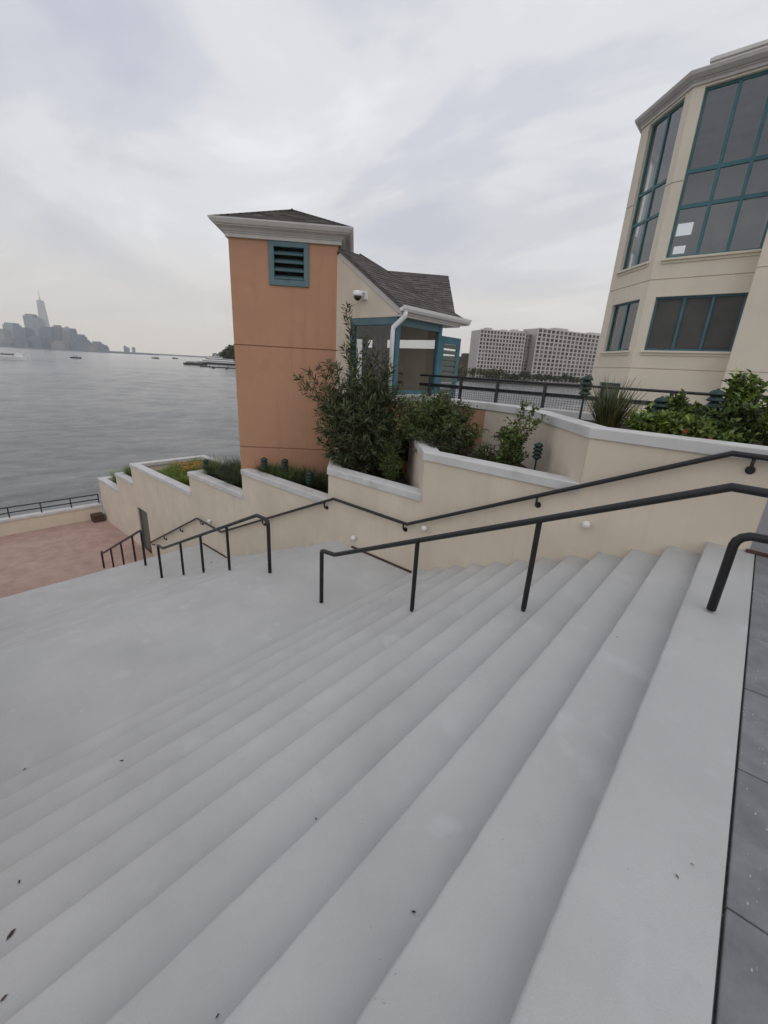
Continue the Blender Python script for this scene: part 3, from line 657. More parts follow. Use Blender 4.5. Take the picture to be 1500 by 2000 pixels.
# ------------------------------------------------------------------ right hand building with the angled bay
bb = thing('bay_building', 'pale stucco building with angled bay, tall teal framed windows and white cornice', 'building', (17.5, 2, .1))
BX, BY = 17.512, 3.89
f1 = np.array([S2, S2]); n1_ = np.array([-S2, S2]); F1W = 2.36
Bc = np.array([BX, BY]); Bl = Bc+f1*F1W
G1, G0, GT = 4.905, 2.16, 7.6
ZW = [(2.74, 4.39), (5.50, 9.87)]
o2 = (BX, BY); ax2 = (0, -1); nr2 = (-1, 0); W2 = 2.75
op2 = [(.30, 2.70, *ZW[0]), (.30, 2.70, *ZW[1])]
mb = MB(); facet(mb, o2, ax2, nr2, W2, -.5, 10.1, op2, .3, [G0, G1, GT]); mb.build('wall', 'cream2', bb)
op1 = [(.30, 1.92, *ZW[0]), (.30, 1.92, ZW[1][0], ZW[1][1]), (.32, 1.72, .25, 1.62)]
mb = MB(); facet(mb, Bc, f1, n1_, F1W, -.5, 10.1, op1, .3, [G0, G1, GT], a0=.003); mb.build('wall', 'cream2', bb)
# hidden rear facets of the bay
f0 = np.array([1., 0.]); mb = MB(); facet(mb, Bl, f0, (0, 1), 2.6, -.5, 10.1, [(.4, 2.2, 6.9, 9.6), (.4, 2.2, 5.6, 6.6)], .3, [G0, G1, GT], a0=.003); mb.build('wall', 'cream2', bb)
pB2 = MB(); facet(pB2, (16.80, 1.13), (0, -1), (-1, 0), 9., -.5, 10.1, [], .3, [G0, G1, GT]); pB2.box(17.102, 17.6, .83, 1.128, -.5, 10.1); pB2.build('wall', 'cream2', bb)
rows = [.325, .535]
window(bb, o2, ax2, nr2, *op2[0], 3, [], 'tealb', 'screen', fw=.06, mw=.05)
window(bb, o2, ax2, nr2, *op2[1], 3, rows, 'teal2', 'glass', fw=.07, mw=.055)
window(bb, Bc, f1, n1_, *op1[0], 2, [], 'teal2', 'glass', fw=.06, mw=.04)
window(bb, Bc, f1, n1_, *op1[1], 2, rows, 'teal2', 'glass', fw=.07, mw=.045)
window(bb, Bc, f1, n1_, *op1[2], 1, [], 'teal2', 'panel', fw=.05, sill=False)
for a0, a1, z0, z1 in [(.4, 2.2, 6.9, 9.6), (.4, 2.2, 5.6, 6.6)]: window(bb, Bl, f0, (0, 1), a0, a1, z0, z1, 2, [], 'teal2', 'glassp', sill=False)
# interior
inn = [(BX+.32, 1.2), (BX+.32, BY-.1), (Bl[0]-.1, Bl[1]-.35), (Bl[0]+3.6, Bl[1]-.35), (Bl[0]+3.6, 1.2)]
for z in (1.95, 4.8, 10.0): MB().prism(inn, z, z+.12).build('floor_slab', 'interior', bb)
XI = Bl[0]+3.4; ops = []
for (u0, v0, u1, v1) in ((1318, 432, 1356, 462), (1312, 478, 1340, 497)):     # bright far windows seen through the bay
    a_, b_ = onx(u0, v1, XI), onx(u1, v0, XI); ops.append((Bl[1]-.4-max(a_[1], b_[1]), Bl[1]-.4-min(a_[1], b_[1]), a_[2], b_[2]))
iw = MB(); facet(iw, (XI, Bl[1]-.4), (0, -1), (-1, 0), Bl[1]-1.7, -.4, 10, ops, .1); iw.build('inner_wall', 'interior', bb)
MB().box(BX+.33, Bl[0]+3.4, 1.22, 1.32, -.4, 10).build('inner_wall', 'interior', bb)
MB().box(BX+.5, Bl[0]+3.4, 3.0, 3.12, 1.0, 4.7).build('inner_wall', 'dark', bb)
MB().box(Bl[0]+2.6, Bl[0]+3.5, Bl[1]-.35, Bl[1], -.5, 10.1).build('wall', 'cream2', bb)
# cornice along the bay
cb = [(Bl[0]+3, Bl[1]), tuple(Bl), tuple(Bc), (BX, 1.13), (16.80, 1.13), (16.80, -7.8)]
c1 = MB().sweep(cb, [(.0, 9.93), (.05, 9.93), (.05, 10.0), (.10, 10.03), (.10, 10.06), (.0, 10.06)]).build('cornice', 'trimgrey', bb, bevel=.004)
MB().sweep(cb, [(.0, 10.062), (.14, 10.062), (.24, 10.14), (.27, 10.22), (.24, 10.25), (.0, 10.25)]).build('cornice_mould', 'trimgrey', c1, bevel=.004)
MB().prism([(x+.15, y-.1) for x, y in [(Bl[0]+3, Bl[1]), tuple(Bl), tuple(Bc), (BX, -7.5), (24, -7.5)]], 10.05, 10.24).build('roof', 'concrete', bb)
MB().box(BX+.4, 24, -7.5, BY-.25, 10.24, 10.72).box(BX+.34, 24.05, -7.55, BY-.19, 10.60, 10.68).build('parapet', 'trim', bb)
MB().tube([(BX+.7, 2.3, 10.7), (BX+.7, 2.3, 11.25)], .012, 6).build('aerial', 'blackd', bb)

# ------------------------------------------------------------------ garden lamps
def lamp(post):
    e = bpy.data.objects.new('garden_lamp', None); COL.objects.link(e)
    def ch(mb, n, m, sm=False): o = mb.build(n, m, None, smooth=sm); o.parent = e; return o
    ch(MB().lathe((0, 0, 0), [(.06, -.02), (.06, .03), (.022, .045), (.022, post)], 12), 'post', 'lampgreen')
    ch(MB().lathe((0, 0, post), [(.03, -.03), (.075, .0), (.06, .03), (.055, .32), (.03, .33)], 14), 'core', 'dark')
    for k in range(3):
        ch(MB().lathe((0, 0, post+.02+k*.095), [(.085, 0), (.118, .012), (.118, .026), (.07, .085)], 18), 'louvre', 'lampgreen')
    ch(MB().lathe((0, 0, post+.305), [(.112, 0), (.112, .02), (.085, .06), (.03, .08), (.012, .10)], 18), 'cap', 'lampgreen', True)
    return e
LH = lamp(.54); LS = lamp(.10)
LL = [(LH, 'green tiered garden lamp on a thin post beside the walkway railing', (8.05, 2.40, .97), .86),
      (LS, 'green tiered garden lamp between the spiky plant and the leafy shrubs', (7.3, 1.12, 1.14), .8),
      (LS, 'green tiered garden lamp half sunk in the leafy rose shrubs', (7.15, .50, 1.26), .86),
      (LH, 'green tiered garden lamp on a post beside the lone rose bush', (6.75, 2.55, .10), .66),
      (LS, 'green tiered garden lamp under the big oleander by the coping corner', (7.0, 7.35, -.6), .75),
      (LS, 'green tiered garden lamp closest to the corner of the orange tower', (6.36, 9.68, -1.15), .85),
      (LS, 'green tiered garden lamp in the middle of the bed below the orange tower', (6.72, 9.25, -1.15), .85),
      (LS, 'green tiered garden lamp by the dark end of the bed below the tower', (6.62, 8.1, -1.25), .85),
      (LS, 'green tiered garden lamp between the orange flowers and the grass mound', (6.52, 13.25, -1.86), .9),
      (LS, 'green tiered garden lamp in the second lowest planter', (6.5, 18.75, -3.45), .9),
      (LS, 'green tiered garden lamp in the lowest planter', (6.45, 20.75, -4.2), .9)]
used = set()
for src, lab, loc, sc_ in LL:
    if src.name not in used: used.add(src.name); e = src; e.location = loc; e.scale = (sc_,)*3
    else: e = copy_tree(src, loc, random.random()*6, sc_)
    tag(e, lab, 'lamp', 'garden lamps in the planters')

# ------------------------------------------------------------------ plants
rng = np.random.default_rng(11)
def leafmesh(name, P, D, L, Wd, m, parent, up=None, fold=.25, broad=.45):
    """P base, D direction (n,3), L length, Wd width: folded lance shaped leaves"""
    P = np.asarray(P, float); D = np.asarray(D, float); D /= np.linalg.norm(D, axis=1)[:, None]; n = len(P)
    U = np.array([0, 0, 1.])+rng.normal(0, .45, (n, 3)) if up is None else up
    S = np.cross(D, U); S /= np.linalg.norm(S, axis=1)[:, None]+1e-9; Nn = np.cross(S, D)
    L = np.broadcast_to(L, n)[:, None]; Wd = np.broadcast_to(Wd, n)[:, None]
    mid = P+D*L*broad
    V = np.stack([P, mid+S*Wd*.5+Nn*Wd*fold, P+D*L-Nn*L*.12, mid-S*Wd*.5+Nn*Wd*fold], 1).reshape(-1, 3)
    F = np.arange(n)[:, None]*4; F = np.concatenate([F+[0, 1, 2], F+[0, 2, 3]], 0)
    me = bpy.data.meshes.new(name); me.from_pydata(V.tolist(), [], F.tolist()); me.update(); me.materials.append(M[m])
    o = bpy.data.objects.new(name, me); COL.objects.link(o); setp(o, parent); o['kind'] = 'stuff'; return o
def bez(a, b, c, t): return a*(1-t)**2+2*b*t*(1-t)+c*t*t
def shrub(name, label, cat, base, ctr, rad, nb, nl, leaf, m, mixm=None, share=.3, stem=.008, tail=.55, spread=.25, group=None, extra=(), droop=0., surf=.35, ok=None):
    base = np.array(base, float); t = thing(name, label, cat, tuple(base), group)
    st_ = MB(); PP = []; DD = []
    tips = []
    while len(tips) < nb:
        v = rng.normal(0, 1, 3); v /= np.linalg.norm(v); v = v*rng.random()**surf; tp = np.array(ctr)+v*np.array(rad)
        if tp[2] < base[2]+.05: continue
        if ok is not None and not ok(tp): continue
        tips.append(tp)
    tips += [np.array(e, float) for e in extra]
    for i, tp in enumerate(tips):
        b0 = base+np.array([*rng.normal(0, spread*.5, 2), 0]); m0 = b0*.5+tp*.5+np.array([*rng.normal(0, .1, 2), .2*(tp[2]-b0[2])])
        m0[:2] = b0[:2]*.65+tp[:2]*.35
        pts = [bez(b0, m0, tp, k/5) for k in range(6)]
        if i % 2 == 0 or i >= nb: st_.tube(pts, [stem*(1.3-k*.2) for k in range(6)], 4, False)
        k = nl if i < nb else nl*2
        for q in range(k):
            u = 1-tail*rng.random()**1.1; p = bez(b0, m0, tp, u); d = bez(b0, m0, tp, min(1, u+.03))-bez(b0, m0, tp, u-.03); d /= np.linalg.norm(d)
            sd_ = rng.normal(0, 1, 3); sd_ -= d*(sd_ @ d); sd_ /= np.linalg.norm(sd_)
            PP.append(p+sd_*.01+rng.normal(0, .025, 3)); DD.append(d*rng.uniform(.25, 1.1)+sd_*rng.uniform(.5, 1.)+np.array([0, 0, -droop]))
    st_.build('stems', 'bark', t, fix=False)
    PP = np.array(PP); DD = np.array(DD); n = len(PP); pick = rng.random(n) < share if mixm else np.zeros(n, bool)
    L = leaf[0]*rng.uniform(.65, 1.25, n); Wd = leaf[1]*rng.uniform(.7, 1.2, n)
    leafmesh('foliage', PP[~pick], DD[~pick], L[~pick], Wd[~pick], m, t)
    if mixm: leafmesh('foliage', PP[pick], DD[pick], L[pick], Wd[pick], mixm, t)
    return t
def clump(name, label, base, n, ln_, wd, m, rad=.1, spread=.8, up=1., cat='grass clump', group=None, segs=3, dry=None, gravity=.5):
    base = np.array(base, float); t = thing(name, label, cat, tuple(base), group)
    sets = [(m, n)]+([dry] if dry else [])
    for mm, nn_ in sets:
        V = []; F = []
        for i in range(nn_):
            a = rng.random()*6.283; r0 = rad*math.sqrt(rng.random()); p = base+np.array([r0*math.cos(a), r0*math.sin(a), 0])
            a += rng.normal(0, .4); L = ln_*rng.uniform(.6, 1.1); d = np.array([math.cos(a)*spread*rng.random(), math.sin(a)*spread*rng.random(), up]); d /= np.linalg.norm(d)
            if mm == 'straw': d[2] *= .4
            s = np.array([-math.sin(a), math.cos(a), 0.])*wd*.5; o0 = len(V)
            for k in range(segs+1):
                wv = s*(1-(k/segs)**1.5*.92); V += [tuple(p-wv), tuple(p+wv)]
                p = p+d*L/segs; d = d+np.array([d[0]*.15, d[1]*.15, -gravity*(1 if mm != 'straw' else 1.6)]); d /= np.linalg.norm(d)
            for k in range(segs): F.append((o0+2*k, o0+2*k+1, o0+2*k+3, o0+2*k+2))
        me = bpy.data.meshes.new('blades'); me.from_pydata(V, [], F); me.update(); me.materials.append(M[mm])
        o = bpy.data.objects.new('blades', me); COL.objects.link(o); setp(o, t); o['kind'] = 'stuff'
    return t
inface = lambda p: p[0]+p[1] < 16.3 and p[0] < 7.85
# big oleander in front of the lobby
shrub('oleander_shrub', 'large dark oleander shrub hiding the foot of the glazed lobby', 'shrub', (6.95, 6.75, -.6), (6.92, 6.62, .50), (.88, 1.3, 1.16), 320, 46, (.165, .031), 'leafdark', 'leaf', .6, .009, .5, .45,
      extra=[onx(676, 600, 7.1), onx(684, 640, 7.15), onx(672, 680, 7.1), onx(715, 660, 7.2), onx(735, 690, 7.2), onx(700, 690, 7.15), onx(578, 735, 6.75), onx(590, 760, 6.7), onx(600, 725, 6.8), onx(625, 720, 6.8), onx(640, 705, 6.9), onx(655, 712, 6.9), onx(755, 700, 7.1), onx(765, 720, 7.0)], ok=inface)
shrub('oleander_shrub', 'thin bright green shoot at the corner of the coping below the oleander', 'shrub', (6.75, 5.55, -.6), (6.72, 5.6, .0), (.22, .28, .5), 26, 40, (.10, .022), 'leafmid', 'leaf', .4, .007, .7, .15)
shrub('mixed_shrub', 'broad olive green shrub in front of the orange parapet', 'shrub', (7.3, 4.7, .1), (7.2, 4.85, .72), (.75, 1.05, .62), 270, 50, (.085, .03), 'leaf', 'leafmid', .3, .007, .5, .5)
shrub('mixed_shrub', 'dark low shrub behind the coping below the olive shrub', 'shrub', (6.7, 4.35, .1), (6.75, 4.3, .42), (.35, .5, .26), 60, 40, (.07, .022), 'leafdark', 'leafred', .15, .006, .6, .3)
shrub('rose_bush', 'slender lone rose bush beside a post lamp', 'shrub', (6.75, 3.0, .1), (6.75, 3.02, .62), (.26, .32, .46), 40, 46, (.07, .04), 'leafmid', 'leaf', .45, .006, .65, .06,
      extra=[onx(1025, 788, 6.9), onx(1047, 795, 6.9), onx(970, 850, 6.7), onx(1060, 815, 6.8)])
shrub('rose_bush', 'small dark rose bush at the foot of the return wall', 'shrub', (6.7, 3.4, .1), (6.7, 3.45, .36), (.2, .28, .22), 26, 36, (.055, .03), 'leaf', 'leafdark', .4, .005, .7, .1)
# leafy shrubs of the upper bed
for i, (lab, b, c, r, n, ex) in enumerate([
    ('leafy green rose shrub rising behind two garden lamps', (7.5, .28, .97), (7.5, .25, 1.52), (.28, .22, .42), 46, [onx(1440, 735, 7.5), onx(1425, 745, 7.5), onx(1450, 760, 7.5)]),
    ('leafy rose shrub beside the spiky plant', (7.75, .95, .97), (7.75, 1.0, 1.32), (.3, .42, .28), 50, []),
    ('low leafy rose shrub with red flowers by the coping', (6.75, .55, .97), (6.8, .6, 1.15), (.25, .5, .16), 48, []),
    ('leafy rose shrub at the edge of the frame beside the pale building', (7.2, -.25, .97), (7.2, -.2, 1.42), (.26, .25, .36), 44, []),
    ('low spreading rose shrub between the garden lamp and the coping', (6.85, 1.05, .97), (6.9, 1.0, 1.18), (.3, .4, .2), 50, []),
    ('dense dark rose shrub in the middle of the upper bed', (7.2, .35, .97), (7.2, .3, 1.25), (.3, .45, .25), 60, [])]):
    sh_ = shrub('rose_shrub', lab, 'shrub', b, c, r, n, 36, (.088, .066), 'leafmid', 'leafbright' if i != 5 else 'leafdark', .35, .006, .6, .18, extra=ex)
    if i == 2:
        for u, v in ((1335, 843), (1387, 857)):
            p = onx(u, v, 6.45); fm = MB()
            for k in range(9):
                a = rng.random()*6.28; fm.sphere(p+np.array([.014*math.cos(a), .014*math.sin(a), rng.normal(0, .008)]), .015, 6, 4, .7)
            fm.build('flower', 'rosered', sh_, smooth=True)
clump('spiky_plant', 'spiky upright yucca like plant behind the white coping', (7.2, 1.72, .98), 340, .80, .019, 'leaf', .12, .8, 1., 'plant', None, 3, ('straw', 40), .07)
# beds below the tower and further down
for i in range(26):
    t_ = rng.random(); y = 6.95+t_*2.9; xm = min(7.7, 16.35-y-.25)
    x = 6.4+(max(6.42, xm)-6.4)*rng.random()
    clump('lilyturf_clump', 'dark lilyturf clump in the bed below the orange tower', (x, y, -1.31), 150, .5, .014, 'leafdark' if i % 3 else 'leafmid', .12, 1., .9, group='lilyturf below the orange tower', gravity=.35)
for i in range(22):
    x = 6.42+1.1*rng.random(); y = 10.75+2.3*rng.random()
    if x+y > 18.6 or (x-y < -4.2+.0 and False): pass
    if (x-6.1)*S2+(y-10.4)*S2 > -.15 and abs((x-6.1)*S2-(y-10.4)*S2) < 0: continue
    clump('lilyturf_clump', 'long arching dark grass clump on the mound beside the orange tower', (x, y, -1.92), 190, .75, .015, 'leafdark' if i % 3 else 'leafmid', .16, 1.1, .9, group='grass mound beside the orange tower', gravity=.38)
for i in range(90):
    x = 6.5+2.1*rng.random(); y = 13.8+3.6*rng.random()
    clump('daylily_clump', 'bright green grass clump filling the large open planter', (x, y, -2.82), 110, .62, .02, 'leafbright' if i % 4 else 'leafmid', .2, 1.2, .9, group='bright grass in the large planter', gravity=.35)
fl = []
for i in range(16):
    x, y, _z = onz(rng.uniform(352, 418), rng.uniform(902, 919), -2.42)
    t = thing('coneflower', 'small orange flower plant among the bright grass', 'flower', (x, y, -2.87), 'orange flowers in the large planter'); fm = MB(); stm = MB()
    for k in range(14):
        p = np.array([x+rng.normal(0, .13), y+rng.normal(0, .13), -2.40+rng.uniform(-.05, .09)]); fm.lathe(p, [(.004, -.012), (.034, .004), (.03, .012), (.006, .016)], 7); stm.tube([(x, y, -2.87), p-np.array([0, 0, .01])], .004, 3, False)
    fm.build('blossom', 'petal', t, fix=False); stm.build('stems', 'leafbright', t, fix=False)
for i, (x, y) in enumerate([(6.5, 19.0), (6.75, 19.6), (6.45, 20.0), (7.2, 19.2), (6.6, 19.3), (6.5, 20.25)]):
    clump('grass_tuft', 'grass tuft in the second lowest planter', (x, y, -3.40), 130, .62, .018, 'leafmid', .16, .9, 1., group='tufts in the second lowest planter', gravity=.25)
for i, (x, y) in enumerate([(6.45, 21.0), (6.5, 21.7), (6.6, 22.4), (6.45, 20.75), (6.5, 21.35)]):
    clump('grass_tuft', 'grass tuft in the lowest planter', (x, y, -4.15), 110, .75, .016, 'leaflime' if i == 2 else 'leafmid', .12, .8, 1., group='tufts in the lowest planter', gravity=.2)
tag(MB().tube([onz(485, 914, -1.06), onz(540, 915, -1.05), onz(585, 909, -1.0), onz(620, 897, -.9)], .006, 5).build('cord', 'cord'), 'thin orange cord stretched over the bed below the tower', 'cord')

# ------------------------------------------------------------------ litter and chipped paint on the stairs
def treadz(y):
    if y < Y0: return 0.
    if y < Y0+11*RUN: return -RISE*(1+int((y-Y0)/RUN))
    if y < F2Y: return Z1
    if y < F2Y+12*F2RUN: return Z1-RISE*(1+int((y-F2Y)/F2RUN))
    return Z2
def spot(u, v):
    best = None
    for k in range(26):
        p = onz(u, v, -k*RISE)
        if abs(treadz(p[1])+k*RISE) < 1e-6: return p
    return onz(u, v, Z1)
for u, v, s in [(808, 1782, .010), (1322, 1713, .008), (1352, 1690, .006), (22, 1825, .024), (8, 1950, .014), (38, 1723, .012), (48, 1503, .014), (238, 1486, .016), (425, 1985, .008), (617, 1600, .008), (398, 1113, .05), (413, 1098, .05), (1205, 1245, .008), (1358, 1108, .008), (762, 1172, .012)]:
    p = spot(u, v); a = rng.random()*6
    c, sn = math.cos(a), math.sin(a)
    pts = [(p[0]+s*(c*x-sn*y), p[1]+s*(sn*x+c*y), p[2]+z) for x, y, z in ((-1, 0, .003), (-.2, .45, .008), (.5, .35, .005), (1.1, .05, .006), (.4, -.4, .003), (-.4, -.35, .007))]
    o = MB().add(pts, [(0, 1, 2, 3, 4, 5)]).build('dead_leaf', 'litter', fix=False); tag(o, 'small dry brown leaf fragment lying on the grey steps', 'leaf', 'leaf litter on the steps')

for u, v, s in [(275, 1222, .07), (289, 1232, .06), (285, 1252, .08), (540, 1220, .09), (526, 1249, .06), (178, 1314, .05), (112, 1328, .04), (160, 1388, .04), (26, 1388, .04), (455, 1279, .03), (480, 1177, .04), (365, 1199, .04), (345, 1208, .03), (1285, 1257, .010), (1198, 1256, .010), (1003, 1133, .02), (437, 1670, .007), (1010, 1131, .012)]:
    p = spot(u, v); a0_ = rng.random()*6; pts = [(p[0]+s*rng.uniform(.5, 1)*math.cos(a0_+k*.9)*.9, p[1]+s*rng.uniform(.4, .8)*math.sin(a0_+k*.9)*.9, p[2]+.0015) for k in range(7)]
    o = MB().add(pts, [tuple(range(7))]).build('paint_chip', 'paint', st, fix=False)

# ------------------------------------------------------------------ far side of the river
def dist_pt(u, v, D): return at(u, v, D)
FD = 470.
def far_block(label, uL, uR, vtop, vbot, D, m, rows_, cols_, side=None):
    """white slab block: facade spans pixel columns uL..uR at axial depth D"""
    a, b = at(uL, vbot, D[0]), at(uR, vbot, D[1]); zt = at((uL+uR)/2, vtop, (D[0]+D[1])/2)[2]
    z0 = WATER+3.; ax = np.array([b[0]-a[0], b[1]-a[1], 0]); Lx = np.linalg.norm(ax); ax /= Lx; nr = np.array([ax[1], -ax[0], 0])
    if nr @ (CAM-a) < 0: nr = -nr
    t = thing('apartment_block', label, 'building', (a[0], a[1], z0))
    o0 = np.array([a[0], a[1], z0]); H = zt-z0
    MB().obox(o0-nr*.6, ax*Lx, -nr*22, (0, 0, H)).build('wall', m, t)
    cw, rh = Lx/cols_, H/rows_; mb = MB(); wn = MB()
    for i in range(cols_+1): mb.obox(o0+ax*(i*cw-.16*cw)-nr*.6, ax*cw*.32, nr*.6, (0, 0, H))
    for j in range(rows_+1): mb.obox(o0+np.array([0, 0, j*rh-.15*rh])-nr*.58, ax*Lx, nr*.56, (0, 0, .30*rh))
    mb.build('facade_grid', m, t, fix=False)
    for i in range(cols_):
        for j in range(rows_): wn.obox(o0+ax*(i+.15)*cw+np.array([0, 0, (j+.15)*rh])-nr*.595, ax*cw*.7, nr*.05, (0, 0, rh*.7))
    wn.build('windows', 'aptwin', t, kind='stuff', fix=False)
    for q in (.2, .55, .8):
        MB().obox(o0+ax*Lx*q-nr*8+np.array([0, 0, H]), ax*Lx*.12, -nr*8, (0, 0, rng.uniform(2, 4))).build('roof_house', m, t)
    return t, o0, ax, nr, Lx, H
far_block('white gridded apartment block across the water with a stepped roof', 928, 1014, 649, 740, (430, 440), 'aptwhite', 13, 14)
far_block('grey shaded end block between the two white gridded blocks', 1012, 1040, 656, 740, (452, 470), 'aptgrey', 13, 4)
far_block('long white gridded apartment block running behind the pale bay building', 1036, 1230, 655, 744, (455, 520), 'aptwhite', 13, 26)
a = at(880, 740, 560)
bk = thing('brown_block', 'dark brown block on the far bank beside the white apartments', 'building', (a[0], a[1], WATER+3)); 
pA, pB_ = at(860, 740, 520), at(928, 742, 520); axv = np.array([pB_[0]-pA[0], pB_[1]-pA[1], 0]); zt = at(900, 690, 520)[2]
MB().obox((pA[0], pA[1], WATER+2), axv*.62, (12, 12, 0), (0, 0, zt-WATER-2-4)).build('wall', 'aptbrown', bk)
MB().obox((pA[0]+axv[0]*.62, pA[1]+axv[1]*.62, WATER+2), axv*.38, (12, 12, 0), (0, 0, zt-WATER-2)).build('wall', 'aptbrown', bk)
# far bank
fa, fb, fc = at(780, 745, 430), at(1250, 770, 430), None
e1 = np.array([fb[0]-fa[0], fb[1]-fa[1], 0]); e2 = np.array([e1[1], -e1[0], 0]); e2 = e2/np.linalg.norm(e2)
if e2 @ (fa-CAM) < 0: e2 = -e2
struct(MB().obox((fa[0], fa[1], WATER-2), e1, e2*400, (0, 0, 5.2)).build('far_bank', 'pier'))
def far_tree(p, h, r, label, group, m='leafdark', n=420):
    t = thing('tree', label, 'tree', tuple(p), group); p = np.array(p, float)
    MB().tube([p, p+np.array([0, 0, h*.5])], [h*.03, h*.015], 6).build('trunk', 'bark', t)
    PP = []; 
    for c in range(7):
        cc = p+np.array([*rng.normal(0, r*.45, 2), h*rng.uniform(.45, .85)]); k = n//7
        v = rng.normal(0, 1, (k, 3)); v /= np.linalg.norm(v, axis=1)[:, None]; PP.append(cc+v*r*.55*(rng.random((k, 1))**.3))
    PP = np.concatenate(PP); leafmesh('crown', PP, rng.normal(0, 1, PP.shape), h*.17, h*.13, m, t)
for i in range(26):
    u = 985+i*8.3; p = at(u, 745, 424+rng.uniform(0, 14)); p[2] = WATER+3; far_tree(p, rng.uniform(6, 10.5), rng.uniform(3, 4.5), 'small dark tree in the row in front of the white blocks', 'trees along the far bank', n=200)
for i in range(7):
    u = 905+i*11; p = at(u, 742, 425+rng.uniform(0, 10)); p[2] = WATER+3; far_tree(p, rng.uniform(9, 12), 6, 'grey green bushy tree at the foot of the brown block', 'trees by the brown block', 'leaf', 240)

# ------------------------------------------------------------------ skyline
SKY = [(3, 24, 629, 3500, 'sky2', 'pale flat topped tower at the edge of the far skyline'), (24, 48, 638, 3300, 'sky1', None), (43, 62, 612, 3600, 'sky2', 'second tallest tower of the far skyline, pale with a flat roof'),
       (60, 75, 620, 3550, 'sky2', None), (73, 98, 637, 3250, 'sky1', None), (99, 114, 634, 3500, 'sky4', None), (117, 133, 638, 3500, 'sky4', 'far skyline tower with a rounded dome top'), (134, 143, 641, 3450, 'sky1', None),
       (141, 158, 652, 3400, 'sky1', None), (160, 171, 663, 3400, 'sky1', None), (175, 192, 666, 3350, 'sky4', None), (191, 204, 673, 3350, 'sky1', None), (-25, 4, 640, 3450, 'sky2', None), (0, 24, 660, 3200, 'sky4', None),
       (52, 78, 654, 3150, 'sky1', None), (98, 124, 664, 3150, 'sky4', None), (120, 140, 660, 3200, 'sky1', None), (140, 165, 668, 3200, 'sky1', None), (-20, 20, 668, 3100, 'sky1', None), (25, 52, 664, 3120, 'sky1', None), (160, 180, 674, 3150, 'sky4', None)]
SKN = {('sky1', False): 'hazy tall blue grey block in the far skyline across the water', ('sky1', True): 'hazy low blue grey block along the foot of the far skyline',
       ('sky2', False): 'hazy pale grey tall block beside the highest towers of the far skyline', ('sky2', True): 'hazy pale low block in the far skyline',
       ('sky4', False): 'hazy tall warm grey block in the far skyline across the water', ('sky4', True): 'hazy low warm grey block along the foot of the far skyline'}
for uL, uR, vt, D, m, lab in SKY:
    tl, tr_ = at(uL, vt, D), at(uR, vt, D); ax = tr_-tl; ax[2] = 0; back_ = np.array([-ax[1], ax[0], 0])
    if back_ @ (tl-CAM) < 0: back_ = -back_
    zt = tl[2]; t = thing('skyscraper', lab or SKN[m, vt > 655], 'building', (tl[0], tl[1], WATER), None if lab else 'hazy blocks of the far skyline')
    if vt == 638 and uL == 117:
        MB().obox((tl[0], tl[1], WATER), ax, back_, (0, 0, zt-WATER-30)).build('shaft', m, t)
        cc = tl+ax/2+back_/2; MB().lathe((cc[0], cc[1], zt-30), [(np.linalg.norm(ax)*.5, 0), (np.linalg.norm(ax)*.42, 18), (np.linalg.norm(ax)*.2, 32), (.5, 38)], 14).build('dome', m, t)
    else:
        k = rng.uniform(.08, .2)
        MB().obox((tl[0], tl[1], WATER), ax, back_, (0, 0, zt-WATER-14)).obox(tl+ax*k+back_*k-np.array([0, 0, 14]), ax*(1-2*k), back_*(1-2*k), (0, 0, 14)).build('shaft', m, t)
# the tallest tower: tapering, with a spire
D = 3620; bL, bR = at(92.5, 688, D), at(70+35, 688, D); tp = at(78, 587, D); ax = bR-bL; ax[2] = 0
wdt = 62.; dirx = ax/np.linalg.norm(ax); diry = np.array([-dirx[1], dirx[0], 0]); c0 = np.array([tp[0], tp[1], WATER]); Ht = tp[2]-WATER
t = thing('skyscraper', 'tallest tapering glass skyscraper of the far skyline with a spire', 'building', tuple(c0))
mb = MB(); vs_ = []
for k in range(4): a = R(45+90*k); vs_.append(c0+(dirx*math.cos(a)+diry*math.sin(a))*wdt*.72+np.array([0, 0, 0]))
for k in range(4): a = R(45+90*k); vs_.append(c0+(dirx*math.cos(a)+diry*math.sin(a))*wdt*.72+np.array([0, 0, 60]))
for k in range(4): a = R(90*k); vs_.append(c0+(dirx*math.cos(a)+diry*math.sin(a))*wdt*.5+np.array([0, 0, Ht]))
fs = [(0, 1, 5, 4), (1, 2, 6, 5), (2, 3, 7, 6), (3, 0, 4, 7), (8, 9, 10, 11)]
for k in range(4): k2 = (k+1) % 4; fs += [(4+k, 8+k2, 8+k), (4+k, 4+k2, 8+k2)]
mb.add(vs_, fs).build('shaft', 'sky3', t)
MB().tube([c0+np.array([0, 0, Ht-1]), c0+np.array([0, 0, Ht+14]), c0+np.array([0, 0, Ht+75])], [14, 4, 1.2], 8).build('spire', 'sky3', t)
